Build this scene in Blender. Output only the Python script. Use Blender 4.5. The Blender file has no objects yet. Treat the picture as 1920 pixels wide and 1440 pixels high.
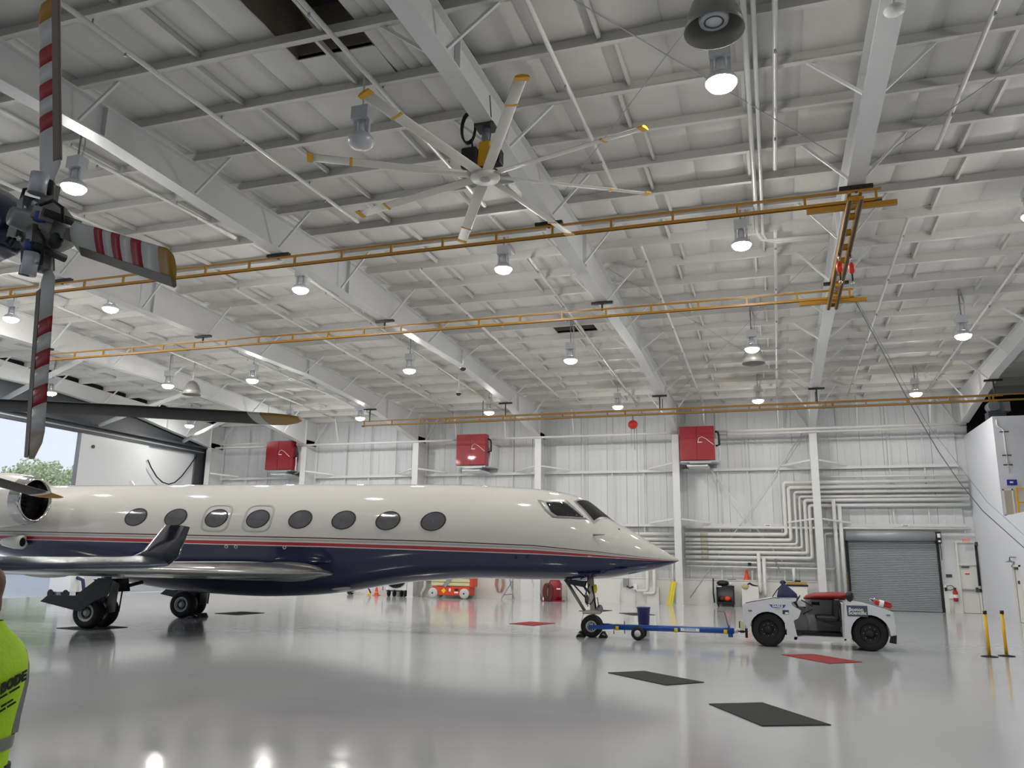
import bpy, bmesh, math, random
from mathutils import Vector, Matrix
random.seed(7)
PI = math.pi
scene = bpy.context.scene
col = scene.collection

# ---------------------------------------------------------------- camera
CAM_H = 2.02
yaw, pitch, roll = math.radians(18.135), math.radians(12.406), math.radians(.886)
fw = Vector((-math.sin(yaw)*math.cos(pitch), math.cos(yaw)*math.cos(pitch), math.sin(pitch)))
rt = Vector((math.cos(yaw), math.sin(yaw), 0))
up = rt.cross(fw)
rt2 = rt*math.cos(roll) + up*math.sin(roll)
up2 = -rt*math.sin(roll) + up*math.cos(roll)
cam_data = bpy.data.cameras.new('camera')
cam = bpy.data.objects.new('camera', cam_data)
col.objects.link(cam)
cam.matrix_world = Matrix(((rt2.x, up2.x, -fw.x, 0), (rt2.y, up2.y, -fw.y, 0), (rt2.z, up2.z, -fw.z, CAM_H), (0, 0, 0, 1)))
cam_data.sensor_fit = 'HORIZONTAL'
cam_data.sensor_width = 36.0
cam_data.lens = 1499.0/1920.0*36.0
cam_data.clip_start = .05
cam_data.clip_end = 600
scene.camera = cam

# ---------------------------------------------------------------- world and exposure
world = bpy.data.worlds.new('sky')
scene.world = world
world.use_nodes = True
wn = world.node_tree.nodes
wl = world.node_tree.links
wn.clear()
w_out = wn.new('ShaderNodeOutputWorld')
w_bg = wn.new('ShaderNodeBackground')
w_tc = wn.new('ShaderNodeTexCoord')
w_sep = wn.new('ShaderNodeSeparateXYZ')
w_ramp = wn.new('ShaderNodeValToRGB')
w_ramp.color_ramp.elements[0].position = .0
w_ramp.color_ramp.elements[0].color = (.82, .89, 1.0, 1)
w_ramp.color_ramp.elements[1].position = .8
w_ramp.color_ramp.elements[1].color = (.70, .81, 1.0, 1)
w_bg.inputs['Strength'].default_value = 1.0
wl.new(w_tc.outputs['Generated'], w_sep.inputs[0])
wl.new(w_sep.outputs['Z'], w_ramp.inputs[0])
wl.new(w_ramp.outputs[0], w_bg.inputs[0])
wl.new(w_bg.outputs[0], w_out.inputs[0])
vs = scene.view_settings
scene.display_settings.display_device = 'sRGB'
vs.view_transform = 'Standard'
vs.look = 'None'
vs.gamma = 1.0
vs.use_curve_mapping = False
vs.exposure = 0.0
LAMP_POWER = 285.0         # radiance of each glowing high-bay lens
scene.cycles.use_denoising = True
scene.cycles.adaptive_threshold = .02
scene.cycles.max_bounces = 6
scene.cycles.diffuse_bounces = 3
scene.cycles.glossy_bounces = 3

# ---------------------------------------------------------------- helpers
def lin(h):
    h = h.lstrip('#')
    r = []
    for i in (0, 2, 4):
        c = int(h[i:i+2], 16)/255
        r.append(c/12.92 if c <= .04045 else ((c+.055)/1.055)**2.4)
    return (r[0], r[1], r[2], 1)

MATS = {}
def mat(name, hexc, rough=.5, metal=0.0, var=.06, scale=6.0, bump=0.0, bscale=60.0, coat=0.0, emit=0.0, spec=.5):
    """a principled material whose colour drifts with a little procedural noise"""
    m = bpy.data.materials.new(name)
    m.use_nodes = True
    nt = m.node_tree
    b = nt.nodes['Principled BSDF']
    tc = nt.nodes.new('ShaderNodeTexCoord')
    nz = nt.nodes.new('ShaderNodeTexNoise')
    nz.inputs['Scale'].default_value = scale
    nz.inputs['Detail'].default_value = 4
    nt.links.new(tc.outputs['Object'], nz.inputs['Vector'])
    mx = nt.nodes.new('ShaderNodeMix')
    mx.data_type = 'RGBA'
    c = lin(hexc)
    mx.inputs['A'].default_value = tuple(max(0, v*(1-var)) for v in c[:3]) + (1,)
    mx.inputs['B'].default_value = tuple(min(1, v*(1+var)) for v in c[:3]) + (1,)
    nt.links.new(nz.outputs['Fac'], mx.inputs['Factor'])
    nt.links.new(mx.outputs['Result'], b.inputs['Base Color'])
    b.inputs['Roughness'].default_value = rough
    b.inputs['Metallic'].default_value = metal
    b.inputs['Specular IOR Level'].default_value = spec
    b.inputs['Coat Weight'].default_value = coat
    b.inputs['Coat Roughness'].default_value = .05
    if emit:
        nt.links.new(mx.outputs['Result'], b.inputs['Emission Color'])
        b.inputs['Emission Strength'].default_value = emit
    if bump:
        n2 = nt.nodes.new('ShaderNodeTexNoise')
        n2.inputs['Scale'].default_value = bscale
        n2.inputs['Detail'].default_value = 3
        nt.links.new(tc.outputs['Object'], n2.inputs['Vector'])
        bp = nt.nodes.new('ShaderNodeBump')
        bp.inputs['Strength'].default_value = bump
        bp.inputs['Distance'].default_value = .02
        nt.links.new(n2.outputs['Fac'], bp.inputs['Height'])
        nt.links.new(bp.outputs['Normal'], b.inputs['Normal'])
    MATS[name] = m
    return m

mat('white_steel', '#d9dada', .45, var=.04)
mat('purlin_white', '#d8d7d3', .5, var=.05)
mat('deck_white', '#d9d8d3', .6, var=.05, scale=1.5)
mat('wall_white', '#d8dadc', .45, var=.03, scale=1.2)
mat('knee_white', '#e2e1dc', .5, var=.03, scale=1.0)
mat('pipe_white', '#dfdfdb', .35, var=.03)
mat('dark_void', '#1b1b1d', .8, var=.2)
mat('dark_steel', '#3a3d42', .55, var=.15)
mat('grey_steel', '#7d8085', .45, .3, var=.1)
mat('mid_grey', '#8f9396', .5, var=.05)
mat('crane_yellow', '#a37519', .4, var=.12, scale=3)
mat('black_paint', '#121214', .45, var=.2)
mat('black_rubber', '#17171a', .75, var=.2, bump=.2)
mat('chrome', '#c9c9c9', .12, 1.0, var=.03)
mat('galv', '#a8abad', .35, .7, var=.1, scale=20)
mat('foam_red', '#8c1721', .35, var=.08, scale=2, coat=.2)
mat('hoist_red', '#cf2f1c', .4, var=.1)
mat('door_white', '#cfd2d4', .35, var=.03, scale=.6)
mat('shutter_grey', '#a3a8ab', .4, .3, var=.06)
mat('office_white', '#dfe2e8', .5, var=.02, scale=.7, bump=.05, bscale=20)
mat('tan_panel', '#b8b3a3', .5, var=.05)
mat('glass_dark', '#15181b', .06, 0, var=.2, spec=.8)
mat('fan_white', '#d8d6cd', .4, var=.04)
mat('fan_yellow', '#d9a01c', .4, var=.06)
mat('light_box', '#c9ccd0', .35, .2, var=.05)
mat('lamp_glow', '#fffcf7', .5, var=.0, emit=LAMP_POWER)
mat('dome_grey', '#8b8a85', .4, .3, var=.05)
mat('dome_inside', '#5d6065', .45, .2, var=.05)
mat('mat_black', '#1d1f21', .8, var=.2, bump=.4, bscale=200)
mat('mat_red', '#8e2226', .8, var=.1, bump=.4, bscale=200)
mat('tow_blue', '#1c4f9e', .35, var=.06)
mat('bin_blue', '#23246b', .4, var=.06)
mat('yellow_band', '#f0cf1e', .5, var=.04)
mat('post_yellow', '#e8b416', .4, var=.05)
mat('tug_white', '#d7dade', .3, var=.03, coat=.3)
mat('tug_floor', '#c3c6c6', .6, var=.12, scale=12)
mat('vinyl_black', '#1b1b1d', .45, var=.2)
mat('cover_red', '#8d1d22', .55, var=.1)
mat('extinguisher_red', '#b3161c', .25, var=.05, coat=.4)
mat('sign_slate', '#4a5261', .5, var=.04)
mat('sign_white', '#f1f1f1', .5, var=.02)
mat('eagle_blue', '#3d55a0', .4, var=.05)
mat('exit_pink', '#e6b3a6', .5, var=.03)
mat('exit_red', '#d8402c', .5, var=.03)
mat('cone_orange', '#f0512b', .5, var=.05)
mat('lift_orange', '#d9471f', .45, var=.08)
mat('lift_cream', '#d9d0a0', .5, var=.05)
mat('safety_yellow', '#e6d21c', .5, var=.05)
mat('cart_black', '#1b1b1d', .4, var=.15)
mat('cloth_beige', '#b9ab86', .8, var=.12, bump=.4)
mat('cardboard', '#b08d5b', .7, var=.1)
mat('denim', '#2b3054', .8, var=.1)
mat('skin', '#6e4a36', .55, var=.08)
mat('vest_lime', '#b7e80e', .7, var=.05, bump=.25, bscale=30)
mat('vest_silver', '#7d827e', .35, .3, var=.06)
mat('trousers', '#23262e', .8, var=.1)
mat('ink_black', '#11140d', .7, var=.1)
mat('heli_navy', '#1a2143', .15, var=.1, coat=.6)
mat('heli_white', '#cfd0cd', .3, var=.03)
mat('blade_grey', '#2c2928', .55, var=.12, scale=12)
mat('blade_edge', '#776e66', .45, .3, var=.1)
mat('blade_red', '#a01c28', .4, var=.08)
mat('blade_white', '#cdccc8', .4, var=.04)
mat('cloth_pale', '#b7a894', .5, var=.12)
mat('blade_ochre', '#a8801f', .45, var=.1)
mat('gear_metal', '#8c8c8a', .35, .6, var=.15, scale=20)
mat('gear_dark', '#2c2b2c', .5, .3, var=.2)
mat('hub_blue', '#2d4d8f', .45, var=.08)
mat('jet_silver', '#b9b9b6', .18, .85, var=.03, scale=3)
mat('jet_navy', '#10162f', .12, var=.1, coat=.5)
mat('jet_frame', '#9c9d9a', .35, .3, var=.08)
mat('jet_grey', '#b8b8b3', .35, var=.03)
mat('jet_white', '#dbd9d2', .2, var=.02, coat=.4)
mat('hatch_line', '#aeb0ac', .4, var=.05)
mat('engine_dark', '#111214', .5, var=.2)
mat('wheel_white', '#c7c9c8', .35, var=.05)
mat('strut_cream', '#c9c4b4', .4, var=.08, scale=15)
mat('brick_tan', '#857d70', .7, var=.1)
mat('apron', '#b6b8ba', .55, var=.05, scale=.4)
mat('foliage', '#d6dfb4', .8, var=.3, scale=.8)
mat('bark', '#6d6252', .9, var=.2)
mat('hose_rust', '#5c2a22', .6, var=.15)
mat('hose_salmon', '#b98474', .6, var=.1)
mat('sign_blue', '#2733a0', .4, var=.05)
mat('valve_black', '#141416', .5, var=.1)
mat('stab_grey', '#5f6778', .22, .3, var=.12, scale=25, bump=.15, bscale=90)
mat('gear_black', '#0a0c14', .4, var=.2)
mat('cabin_glass', '#5a5a5e', .08, 0, var=.35, scale=3, spec=.7)
mat('cable_pale', '#a9abad', .5, var=.05)
mat('wood', '#96805a', .6, var=.15)

class MB:
    """collects shapes and links them as one mesh object"""
    def __init__(self):
        self.v, self.f, self.s = [], [], []
    def add(self, vs_, fs_, smooth=False):
        o = len(self.v)
        self.v += [tuple(p) for p in vs_]
        self.f += [tuple(i+o for i in f) for f in fs_]
        self.s += [smooth]*len(fs_)
        return self
    def box(self, x0, x1, y0, y1, z0, z1, M=None):
        p = [Vector((x, y, z)) for z in (z0, z1) for y in (y0, y1) for x in (x0, x1)]
        if M is not None:
            p = [M @ q for q in p]
        return self.add(p, [(0, 2, 3, 1), (4, 5, 7, 6), (0, 1, 5, 4), (2, 6, 7, 3), (0, 4, 6, 2), (1, 3, 7, 5)])
    def cbox(self, c, sx, sy, sz, M=None):
        return self.box(c[0]-sx/2, c[0]+sx/2, c[1]-sy/2, c[1]+sy/2, c[2]-sz/2, c[2]+sz/2, M)
    def beam(self, p0, p1, w, h, upv=(0, 0, 1)):
        """rectangular bar from p0 to p1, w across, h along the up hint"""
        p0, p1 = Vector(p0), Vector(p1)
        d = (p1-p0).normalized()
        u = Vector(upv)
        if abs(d.dot(u)) > .98:
            u = Vector((0, 1, 0))
        a = d.cross(u).normalized()
        b = a.cross(d).normalized()
        r = []
        for p in (p0, p1):
            for i, j in ((-1, -1), (1, -1), (1, 1), (-1, 1)):
                r.append(p + a*(i*w/2) + b*(j*h/2))
        return self.add(r, [(3, 2, 1, 0), (4, 5, 6, 7), (0, 1, 5, 4), (1, 2, 6, 5), (2, 3, 7, 6), (3, 0, 4, 7)])
    def cyl(self, p0, p1, r0, r1=None, n=12, caps=True, smooth=True):
        p0, p1 = Vector(p0), Vector(p1)
        r1 = r0 if r1 is None else r1
        d = (p1-p0).normalized()
        a = d.orthogonal().normalized()
        b = d.cross(a)
        v = []
        for p, r in ((p0, r0), (p1, r1)):
            for i in range(n):
                t = 2*PI*i/n
                v.append(p + a*(r*math.cos(t)) + b*(r*math.sin(t)))
        self.add(v, [(i, (i+1) % n, n+(i+1) % n, n+i) for i in range(n)], smooth)
        if caps:
            o = len(self.v)-2*n
            self.f.append(tuple(o+i for i in reversed(range(n))))
            self.f.append(tuple(o+n+i for i in range(n)))
            self.s += [False, False]
        return self
    def tube(self, pts, r, n=8, closed=False):
        pts = [Vector(p) for p in pts]
        m = len(pts)
        v = []
        a = None
        for i, p in enumerate(pts):
            if closed:
                d = pts[(i+1) % m]-pts[i-1]
            else:
                d = pts[min(i+1, m-1)]-pts[max(i-1, 0)]
            d.normalize()
            if a is None:
                a = d.orthogonal().normalized()
            a = (a - d*a.dot(d))
            a = a.normalized() if a.length > 1e-6 else d.orthogonal().normalized()
            b = d.cross(a)
            rr = r[i] if isinstance(r, (list, tuple)) else r
            for k in range(n):
                t = 2*PI*k/n
                v.append(p + a*(rr*math.cos(t)) + b*(rr*math.sin(t)))
        f = []
        for i in range(m if closed else m-1):
            j = (i+1) % m
            for k in range(n):
                f.append((i*n+k, i*n+(k+1) % n, j*n+(k+1) % n, j*n+k))
        self.add(v, f, True)
        if not closed:
            o = len(self.v)-m*n
            self.f.append(tuple(o+k for k in reversed(range(n))))
            self.f.append(tuple(o+(m-1)*n+k for k in range(n)))
            self.s += [False, False]
        return self
    def lathe(self, prof, o=(0, 0, 0), axis=(0, 0, 1), n=20, smooth=True):
        o, d = Vector(o), Vector(axis).normalized()
        a = d.orthogonal().normalized()
        b = d.cross(a)
        v = []
        for r, h in prof:
            for i in range(n):
                t = 2*PI*i/n
                v.append(o + d*h + a*(r*math.cos(t)) + b*(r*math.sin(t)))
        f = []
        for j in range(len(prof)-1):
            for i in range(n):
                f.append((j*n+i, j*n+(i+1) % n, (j+1)*n+(i+1) % n, (j+1)*n+i))
        return self.add(v, f, smooth)
    def ell(self, c, rx, ry, rz, nu=14, nv=8, M=None):
        c = Vector(c)
        v = []
        for j in range(nv+1):
            ph = -PI/2 + PI*j/nv
            for i in range(nu):
                t = 2*PI*i/nu
                q = Vector((rx*math.cos(ph)*math.cos(t), ry*math.cos(ph)*math.sin(t), rz*math.sin(ph)))
                v.append(c + (M @ q if M is not None else q))
        f = [(j*nu+i, j*nu+(i+1) % nu, (j+1)*nu+(i+1) % nu, (j+1)*nu+i) for j in range(nv) for i in range(nu)]
        return self.add(v, f, True)
    def prism(self, poly, fn, d0, d1):
        """polygon (list of 2D points) swept from depth d0 to d1; fn(a, b, d) -> point"""
        n = len(poly)
        v = [fn(a, b, d0) for a, b in poly] + [fn(a, b, d1) for a, b in poly]
        ar = sum(poly[i][0]*poly[(i+1) % n][1]-poly[(i+1) % n][0]*poly[i][1] for i in range(n))
        f = [tuple(range(n)), tuple(reversed(range(n, 2*n)))]
        f += [(i, n+i, n+(i+1) % n, (i+1) % n) for i in range(n)]
        return self.add(v, f)
    def loft(self, rings, closed=True, caps=True, smooth=True):
        n = len(rings[0])
        v = [p for r in rings for p in r]
        f = []
        for j in range(len(rings)-1):
            for i in range(n if closed else n-1):
                f.append((j*n+i, j*n+(i+1) % n, (j+1)*n+(i+1) % n, (j+1)*n+i))
        self.add(v, f, smooth)
        if caps and closed:
            o = len(self.v)-len(v)
            self.f.append(tuple(o+i for i in reversed(range(n))))
            self.f.append(tuple(o+len(v)-n+i for i in range(n)))
            self.s += [False, False]
        return self
    def mesh(self, name, m):
        me = bpy.data.meshes.new(name)
        me.from_pydata(self.v, [], self.f)
        me.polygons.foreach_set('use_smooth', self.s)
        bm = bmesh.new()
        bm.from_mesh(me)
        bmesh.ops.recalc_face_normals(bm, faces=bm.faces)
        bm.to_mesh(me)
        bm.free()
        if m is not None:
            me.materials.append(MATS[m] if isinstance(m, str) else m)
        me.update()
        return me
    def build(self, name, m, parent=None, loc=None, bevel=0):
        o = bpy.data.objects.new(name, self.mesh(name, m))
        col.objects.link(o)
        if parent is not None:
            o.parent = parent
        if loc is not None:
            o.location = loc
        if bevel:
            md = o.modifiers.new('bevel', 'BEVEL')
            md.width = bevel
            md.segments = 2
            md.limit_method = 'ANGLE'
            md.angle_limit = math.radians(40)
        return o

def inst(name, me, parent=None, loc=(0, 0, 0), rot=(0, 0, 0), sc=None):
    o = bpy.data.objects.new(name, me)
    col.objects.link(o)
    o.location = loc
    o.rotation_euler = rot
    if sc:
        o.scale = sc
    if parent is not None:
        o.parent = parent
    return o

def tag(o, label=None, cat=None, group=None, kind=None):
    if label: o['label'] = label
    if cat: o['category'] = cat
    if group: o['group'] = group
    if kind: o['kind'] = kind
    return o

def thing(name, label, cat, loc=(0, 0, 0), rotz=0.0, group=None):
    o = bpy.data.objects.new(name, None)
    o.empty_display_size = .2
    col.objects.link(o)
    o.location = loc
    o.rotation_euler = (0, 0, rotz)
    return tag(o, label, cat, group)

def struct(o, label=None):
    o['kind'] = 'structure'
    if label: o['label'] = label
    return o

def struct_empty(name, label=None):
    o = bpy.data.objects.new(name, None)
    col.objects.link(o)
    return struct(o, label)

def copy_tree(o, parent=None):
    c = o.copy()
    col.objects.link(c)
    c.parent = parent
    for ch in list(o.children):
        copy_tree(ch, c)
    return c

def text(name, body, size, m, parent, M, extrude=.002, align='CENTER', sx=1.0, shear=0.0, bold=0.0):
    """flat lettering; M maps text x,y plane to the place where it stands"""
    cu = bpy.data.curves.new(name, 'FONT')
    cu.body = body
    cu.size = size
    cu.align_x = align
    cu.align_y = 'CENTER'
    cu.extrude = extrude
    cu.offset = bold
    cu.shear = shear
    cu.resolution_u = 3
    t = bpy.data.objects.new(name+'_curve', cu)
    col.objects.link(t)
    dg = bpy.context.evaluated_depsgraph_get()
    me = bpy.data.meshes.new_from_object(t.evaluated_get(dg))
    bpy.data.objects.remove(t)
    bpy.data.curves.remove(cu)
    me.transform(M @ Matrix.Diagonal((sx, 1, 1, 1)))
    me.materials.clear()
    me.materials.append(MATS[m])
    o = bpy.data.objects.new(name, me)
    col.objects.link(o)
    if parent is not None:
        o.parent = parent
    return o

def frame_m(o, x, y, n):
    """matrix with columns x, y, n and origin o"""
    x, y, n, o = Vector(x), Vector(y), Vector(n), Vector(o)
    return Matrix(((x.x, y.x, n.x, o.x), (x.y, y.y, n.y, o.y), (x.z, y.z, n.z, o.z), (0, 0, 0, 1)))
# ================================================================ building shell
WALL_Y = 41.6
COLX = [-32.52, -25.89, -18.76, -11.70, -4.55, 1.92, 8.40, 14.9]
RIDGE_Y, RIDGE_Z, SLOPE = 19.8, 10.62, .038
def roof_z(y):
    return RIDGE_Z - SLOPE*abs(y-RIDGE_Y)

# floor: glossy pale grey epoxy
fm = bpy.data.materials.new('epoxy_floor')
fm.use_nodes = True
nt = fm.node_tree
b = nt.nodes['Principled BSDF']
tc = nt.nodes.new('ShaderNodeTexCoord')
n1 = nt.nodes.new('ShaderNodeTexNoise'); n1.inputs['Scale'].default_value = .35; n1.inputs['Detail'].default_value = 5
n2 = nt.nodes.new('ShaderNodeTexNoise'); n2.inputs['Scale'].default_value = 3.0; n2.inputs['Detail'].default_value = 3
mp = nt.nodes.new('ShaderNodeMapping'); mp.inputs['Scale'].default_value = (.5, 3.0, 1)
n3 = nt.nodes.new('ShaderNodeTexNoise'); n3.inputs['Scale'].default_value = 1.2; n3.inputs['Detail'].default_value = 3
nt.links.new(tc.outputs['Object'], n1.inputs['Vector'])
nt.links.new(tc.outputs['Object'], n2.inputs['Vector'])
nt.links.new(tc.outputs['Object'], mp.inputs['Vector'])
nt.links.new(mp.outputs[0], n3.inputs['Vector'])
mx = nt.nodes.new('ShaderNodeMix'); mx.data_type = 'RGBA'
mx.inputs['A'].default_value = lin('#b4b6b9'); mx.inputs['B'].default_value = lin('#c4c5c7')
nt.links.new(n1.outputs['Fac'], mx.inputs['Factor'])
nt.links.new(mx.outputs['Result'], b.inputs['Base Color'])
mr = nt.nodes.new('ShaderNodeMapRange')
mr.inputs['To Min'].default_value = .06; mr.inputs['To Max'].default_value = .16
nt.links.new(n3.outputs['Fac'], mr.inputs['Value'])
nt.links.new(mr.outputs[0], b.inputs['Roughness'])
b.inputs['Specular IOR Level'].default_value = .6
bp = nt.nodes.new('ShaderNodeBump'); bp.inputs['Strength'].default_value = .06; bp.inputs['Distance'].default_value = .02
nt.links.new(n2.outputs['Fac'], bp.inputs['Height'])
nt.links.new(bp.outputs['Normal'], b.inputs['Normal'])
MATS['epoxy_floor'] = fm
o = MB().box(-33.1, 16, -4.2, 41.9, -.2, 0).build('floor', 'epoxy_floor')
struct(o, 'glossy pale grey epoxy hangar floor')

# back wall: backing, liner panels, girts, sag rods
wb = MB().box(-33.1, 8.75, 41.72, 41.95, 0, 10.4).build('wall_back', 'wall_white')
struct(wb, 'white metal panelled back wall of the hangar')
pw = 1.03
tiers = [(1.2, 3.8), (3.8, 6.6), (6.6, 9.95)]
pm = []
for z0, z1 in tiers:
    m_ = MB()
    m_.box(.006, pw-.006, 0, .11, z0+.006, z1-.006)
    for rx in (.34, .69):
        m_.prism([(rx-.03, 0), (rx+.03, 0), (rx+.02, -.008), (rx-.02, -.008)], lambda a, b_, d: (a, b_, d), z0+.01, z1-.01)
    pm.append(m_.mesh('wall_panel', 'wall_white'))
nx = int((8.65+33.0)/pw)
for i in range(nx+1):
    x = -33.0+i*pw
    for k, (z0, z1) in enumerate(tiers):
        if x > 8.6-pw and x+pw > 8.7: continue
        if k == 0 and x+pw > 3.1 : continue          # behind the shutter and exit door
        inst('wall_panel', pm[k], wb, (x, 41.61, 0))
# plain sheet beside shutter and door
MB().box(2.05, 8.6, 41.60, 41.71, 0, 3.8).build('wall_sheet', 'wall_white', wb)
for z in (3.85, 6.6):
    for i in range(6):
        m_ = MB()
        m_.box(COLX[i]+.17, COLX[i+1]-.17, 41.36, 41.60, z-.01, z+.01)
        m_.box(COLX[i]+.17, COLX[i+1]-.17, 41.34, 41.37, z-.07, z+.07)
        m_.build('girt', 'white_steel', wb)
for i in range(6):
    for fr in (.30, .52, .75):
        if i == 5 and fr < .4: continue
        x = COLX[i]+(COLX[i+1]-COLX[i])*fr
        z0 = 1.2 if i < 5 else 3.9
        MB().box(x-.03, x+.03, 41.42, 41.47, z0, 9.6).build('sag_rod', 'white_steel', wb)
# rod cross bracing in the bay beside the pipe bank
for a, c in (((1.5, 8.3), (-4.15, .35)), ((-4.15, 8.3), (1.5, .35))):
    MB().cyl((a[0], 41.28, a[1]), (c[0], 41.28, c[1]), .025, n=8).build('brace_rod', 'white_steel', wb)
# knee wall along the foot of the back wall
kb = MB()
kb.box(-33.0, 2.5, 41.30, 41.62, 0, 1.2)
kb.box(-33.0, 2.5, 41.27, 41.61, 1.2, 1.24)
o = kb.build('baseboard_back', 'knee_white')
struct(o, 'white knee wall along the foot of the back wall')
o = MB().box(7.08, 7.72, 41.44, 41.60, 0, 1.2).build('baseboard_back.001', 'knee_white')
struct(o, 'short white knee wall between shutter and exit door')

# ceiling: purlins, insulated cells, bridging
ceil_o = struct_empty('ceiling', 'white low gable hangar roof with steel purlins')
PUR_Y = [9.96+1.556*k for k in range(-6, 21)]
PUR_Y = [y for y in PUR_Y if y < 41.2]
BAYS = [(COLX[i], COLX[i+1]) for i in range(7)]
pmesh = {}
def purlin_mesh(w, sgn):
    k = (round(w, 2), sgn)
    if k not in pmesh:
        m_ = MB()
        m_.box(0, w, -.012, .012, .0, .24)
        m_.box(0, w, -.10 if sgn < 0 else 0, 0 if sgn < 0 else .10, .0, .02)
        m_.box(0, w, 0 if sgn < 0 else -.085, .085 if sgn < 0 else 0, .22, .24)
        pmesh[k] = m_.mesh('purlin', 'purlin_white')
    return pmesh[k]
for y in PUR_Y:
    for x0, x1 in BAYS:
        inst('purlin', purlin_mesh(x1-x0, 1 if y > RIDGE_Y else -1), ceil_o, (x0, y, roof_z(y)))
cmesh = {}
def cell_mesh(w, dy, drop):
    k = (round(w, 2), round(dy, 3), round(drop, 3))
    if k not in cmesh:
        nseg = 6
        m_ = MB()
        xs = []
        for i in range(nseg):
            a = w*i/nseg
            bq = w*(i+1)/nseg
            xs += [(a+.0, .03), (a+.02, .0), (a+.25*(bq-a), -.012), (a+.5*(bq-a), -.018), (a+.75*(bq-a), -.012), (bq-.02, .0)]
        xs.append((w, .03))
        bot = [[(x, 0, z+.24), (x, dy*.25, z+.225+drop*.25), (x, dy*.5, z+.22+drop*.5), (x, dy*.75, z+.225+drop*.75), (x, dy, z+.24+drop)] for x, z in xs]
        m_.loft(bot, closed=False, caps=False, smooth=True)
        cmesh[k] = m_.mesh('roof_panel', 'deck_white')
    return cmesh[k]
for i in range(len(PUR_Y)-1):
    y0, y1 = PUR_Y[i], PUR_Y[i+1]
    for bi, (x0, x1) in enumerate(BAYS):
        drop = roof_z(y1)-roof_z(y0)
        hole = None
        if bi == 3 and (abs(y0-9.96) < .1 or abs(y0-8.40) < .1): hole = (-7.5, -6.04)
        if bi == 3 and abs(y0-27.08) < .1: hole = (-7.55, -6.0)
        if hole is None:
            inst('roof_panel', cell_mesh(x1-x0, y1-y0, drop), ceil_o, (x0, y0, roof_z(y0)))
        else:
            inst('roof_panel', cell_mesh(hole[0]-x0, y1-y0, drop), ceil_o, (x0, y0, roof_z(y0)))
            inst('roof_panel', cell_mesh(x1-hole[1], y1-y0, drop), ceil_o, (hole[1], y0, roof_z(y0)))
# first strip behind the eave and last strip in front of the wall
for x0, x1 in BAYS:
    for ya, yb in ((-2.4, PUR_Y[0]), (PUR_Y[-1], 41.7)):
        inst('roof_panel', cell_mesh(x1-x0, yb-ya, roof_z(yb)-roof_z(ya)), ceil_o, (x0, ya, roof_z(ya)))
# roof hatches: dark upstands above the openings
def hatch(x0, x1, y0, y1, yh0, label):
    z = max(roof_z(y0), roof_z(y1))+.22
    t = thing('roof_hatch', label, 'hatch', (0, 0, 0))
    m_ = MB()
    m_.box(x0-.04, x0, y0, y1, z, z+1.0); m_.box(x1, x1+.04, y0, y1, z, z+1.0)
    m_.box(x0, x1, y0-.04, y0, z, z+1.0); m_.box(x0, x1, y1, y1+.04, z, z+1.0)
    m_.build('curb', 'brick_tan', t)
    MB().box(x0, x1, y0, y1, z+1.0, z+1.05).build('lid', 'dark_steel', t)
    MB().beam((x0+.2, y0+.1, z+.95), (x0+.5, y1-.2, z+.3), .05, .05).build('arm', 'wood', t)
    MB().box(x0, x1, yh0, yh0+.05, z-.02, z+.06).build('frame', 'purlin_white', t)
    return t
hatch(-7.5, -6.04, 8.40, 10.62, 10.62, 'dark square roof hatch above the ceiling fan')
MB().box(-7.5, -6.04, 10.62, 11.52, roof_z(11.0)+.225, roof_z(11.0)+.25).build('roof_panel', 'deck_white', ceil_o)
hatch(-7.55, -6.0, 27.1, 28.6, 28.6, 'small dark roof hatch seen past the middle crane rail')
# bridging strips between purlins
br = MB().box(-.03, .03, .05, 1.50, .10, .20).mesh('purlin_bridging', 'purlin_white')
for i in range(3, len(PUR_Y)-1):
    y0 = PUR_Y[i]
    for bi, (x0, x1) in enumerate(BAYS[:6]):
        for fr in (.36, .70):
            o = inst('purlin_bridging', br, ceil_o, (x0+(x1-x0)*fr+.12*((i % 2)*2-1), y0, roof_z(y0)))
            o.rotation_euler = (math.atan2(roof_z(PUR_Y[i+1])-roof_z(y0), 1.556), 0, 0)
# roof skin closing the top
for ya, yb in ((-2.6, RIDGE_Y), (RIDGE_Y, 42)):
    m_ = MB()
    za, zb = roof_z(ya)+.45, roof_z(yb)+.45
    if ya < 0:
        parts = [(-33.2, -7.56, ya, yb), (-5.98, 16, ya, yb), (-7.56, -5.98, ya, 8.3), (-7.56, -5.98, 10.7, yb)]
    else:
        parts = [(-33.2, -7.65, ya, yb), (-5.9, 16, ya, yb), (-7.65, -5.9, ya, 27.0), (-7.65, -5.9, 28.75, yb)]
    for x0, x1, y0, y1 in parts:
        m_.prism([(y0, roof_z(y0)+.45), (y1, roof_z(y1)+.45), (y1, roof_z(y1)+.6), (y0, roof_z(y0)+.6)], lambda a, b_, d: (d, a, b_), x0, x1)
    o = m_.build('roof_skin', 'deck_white', ceil_o)

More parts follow.
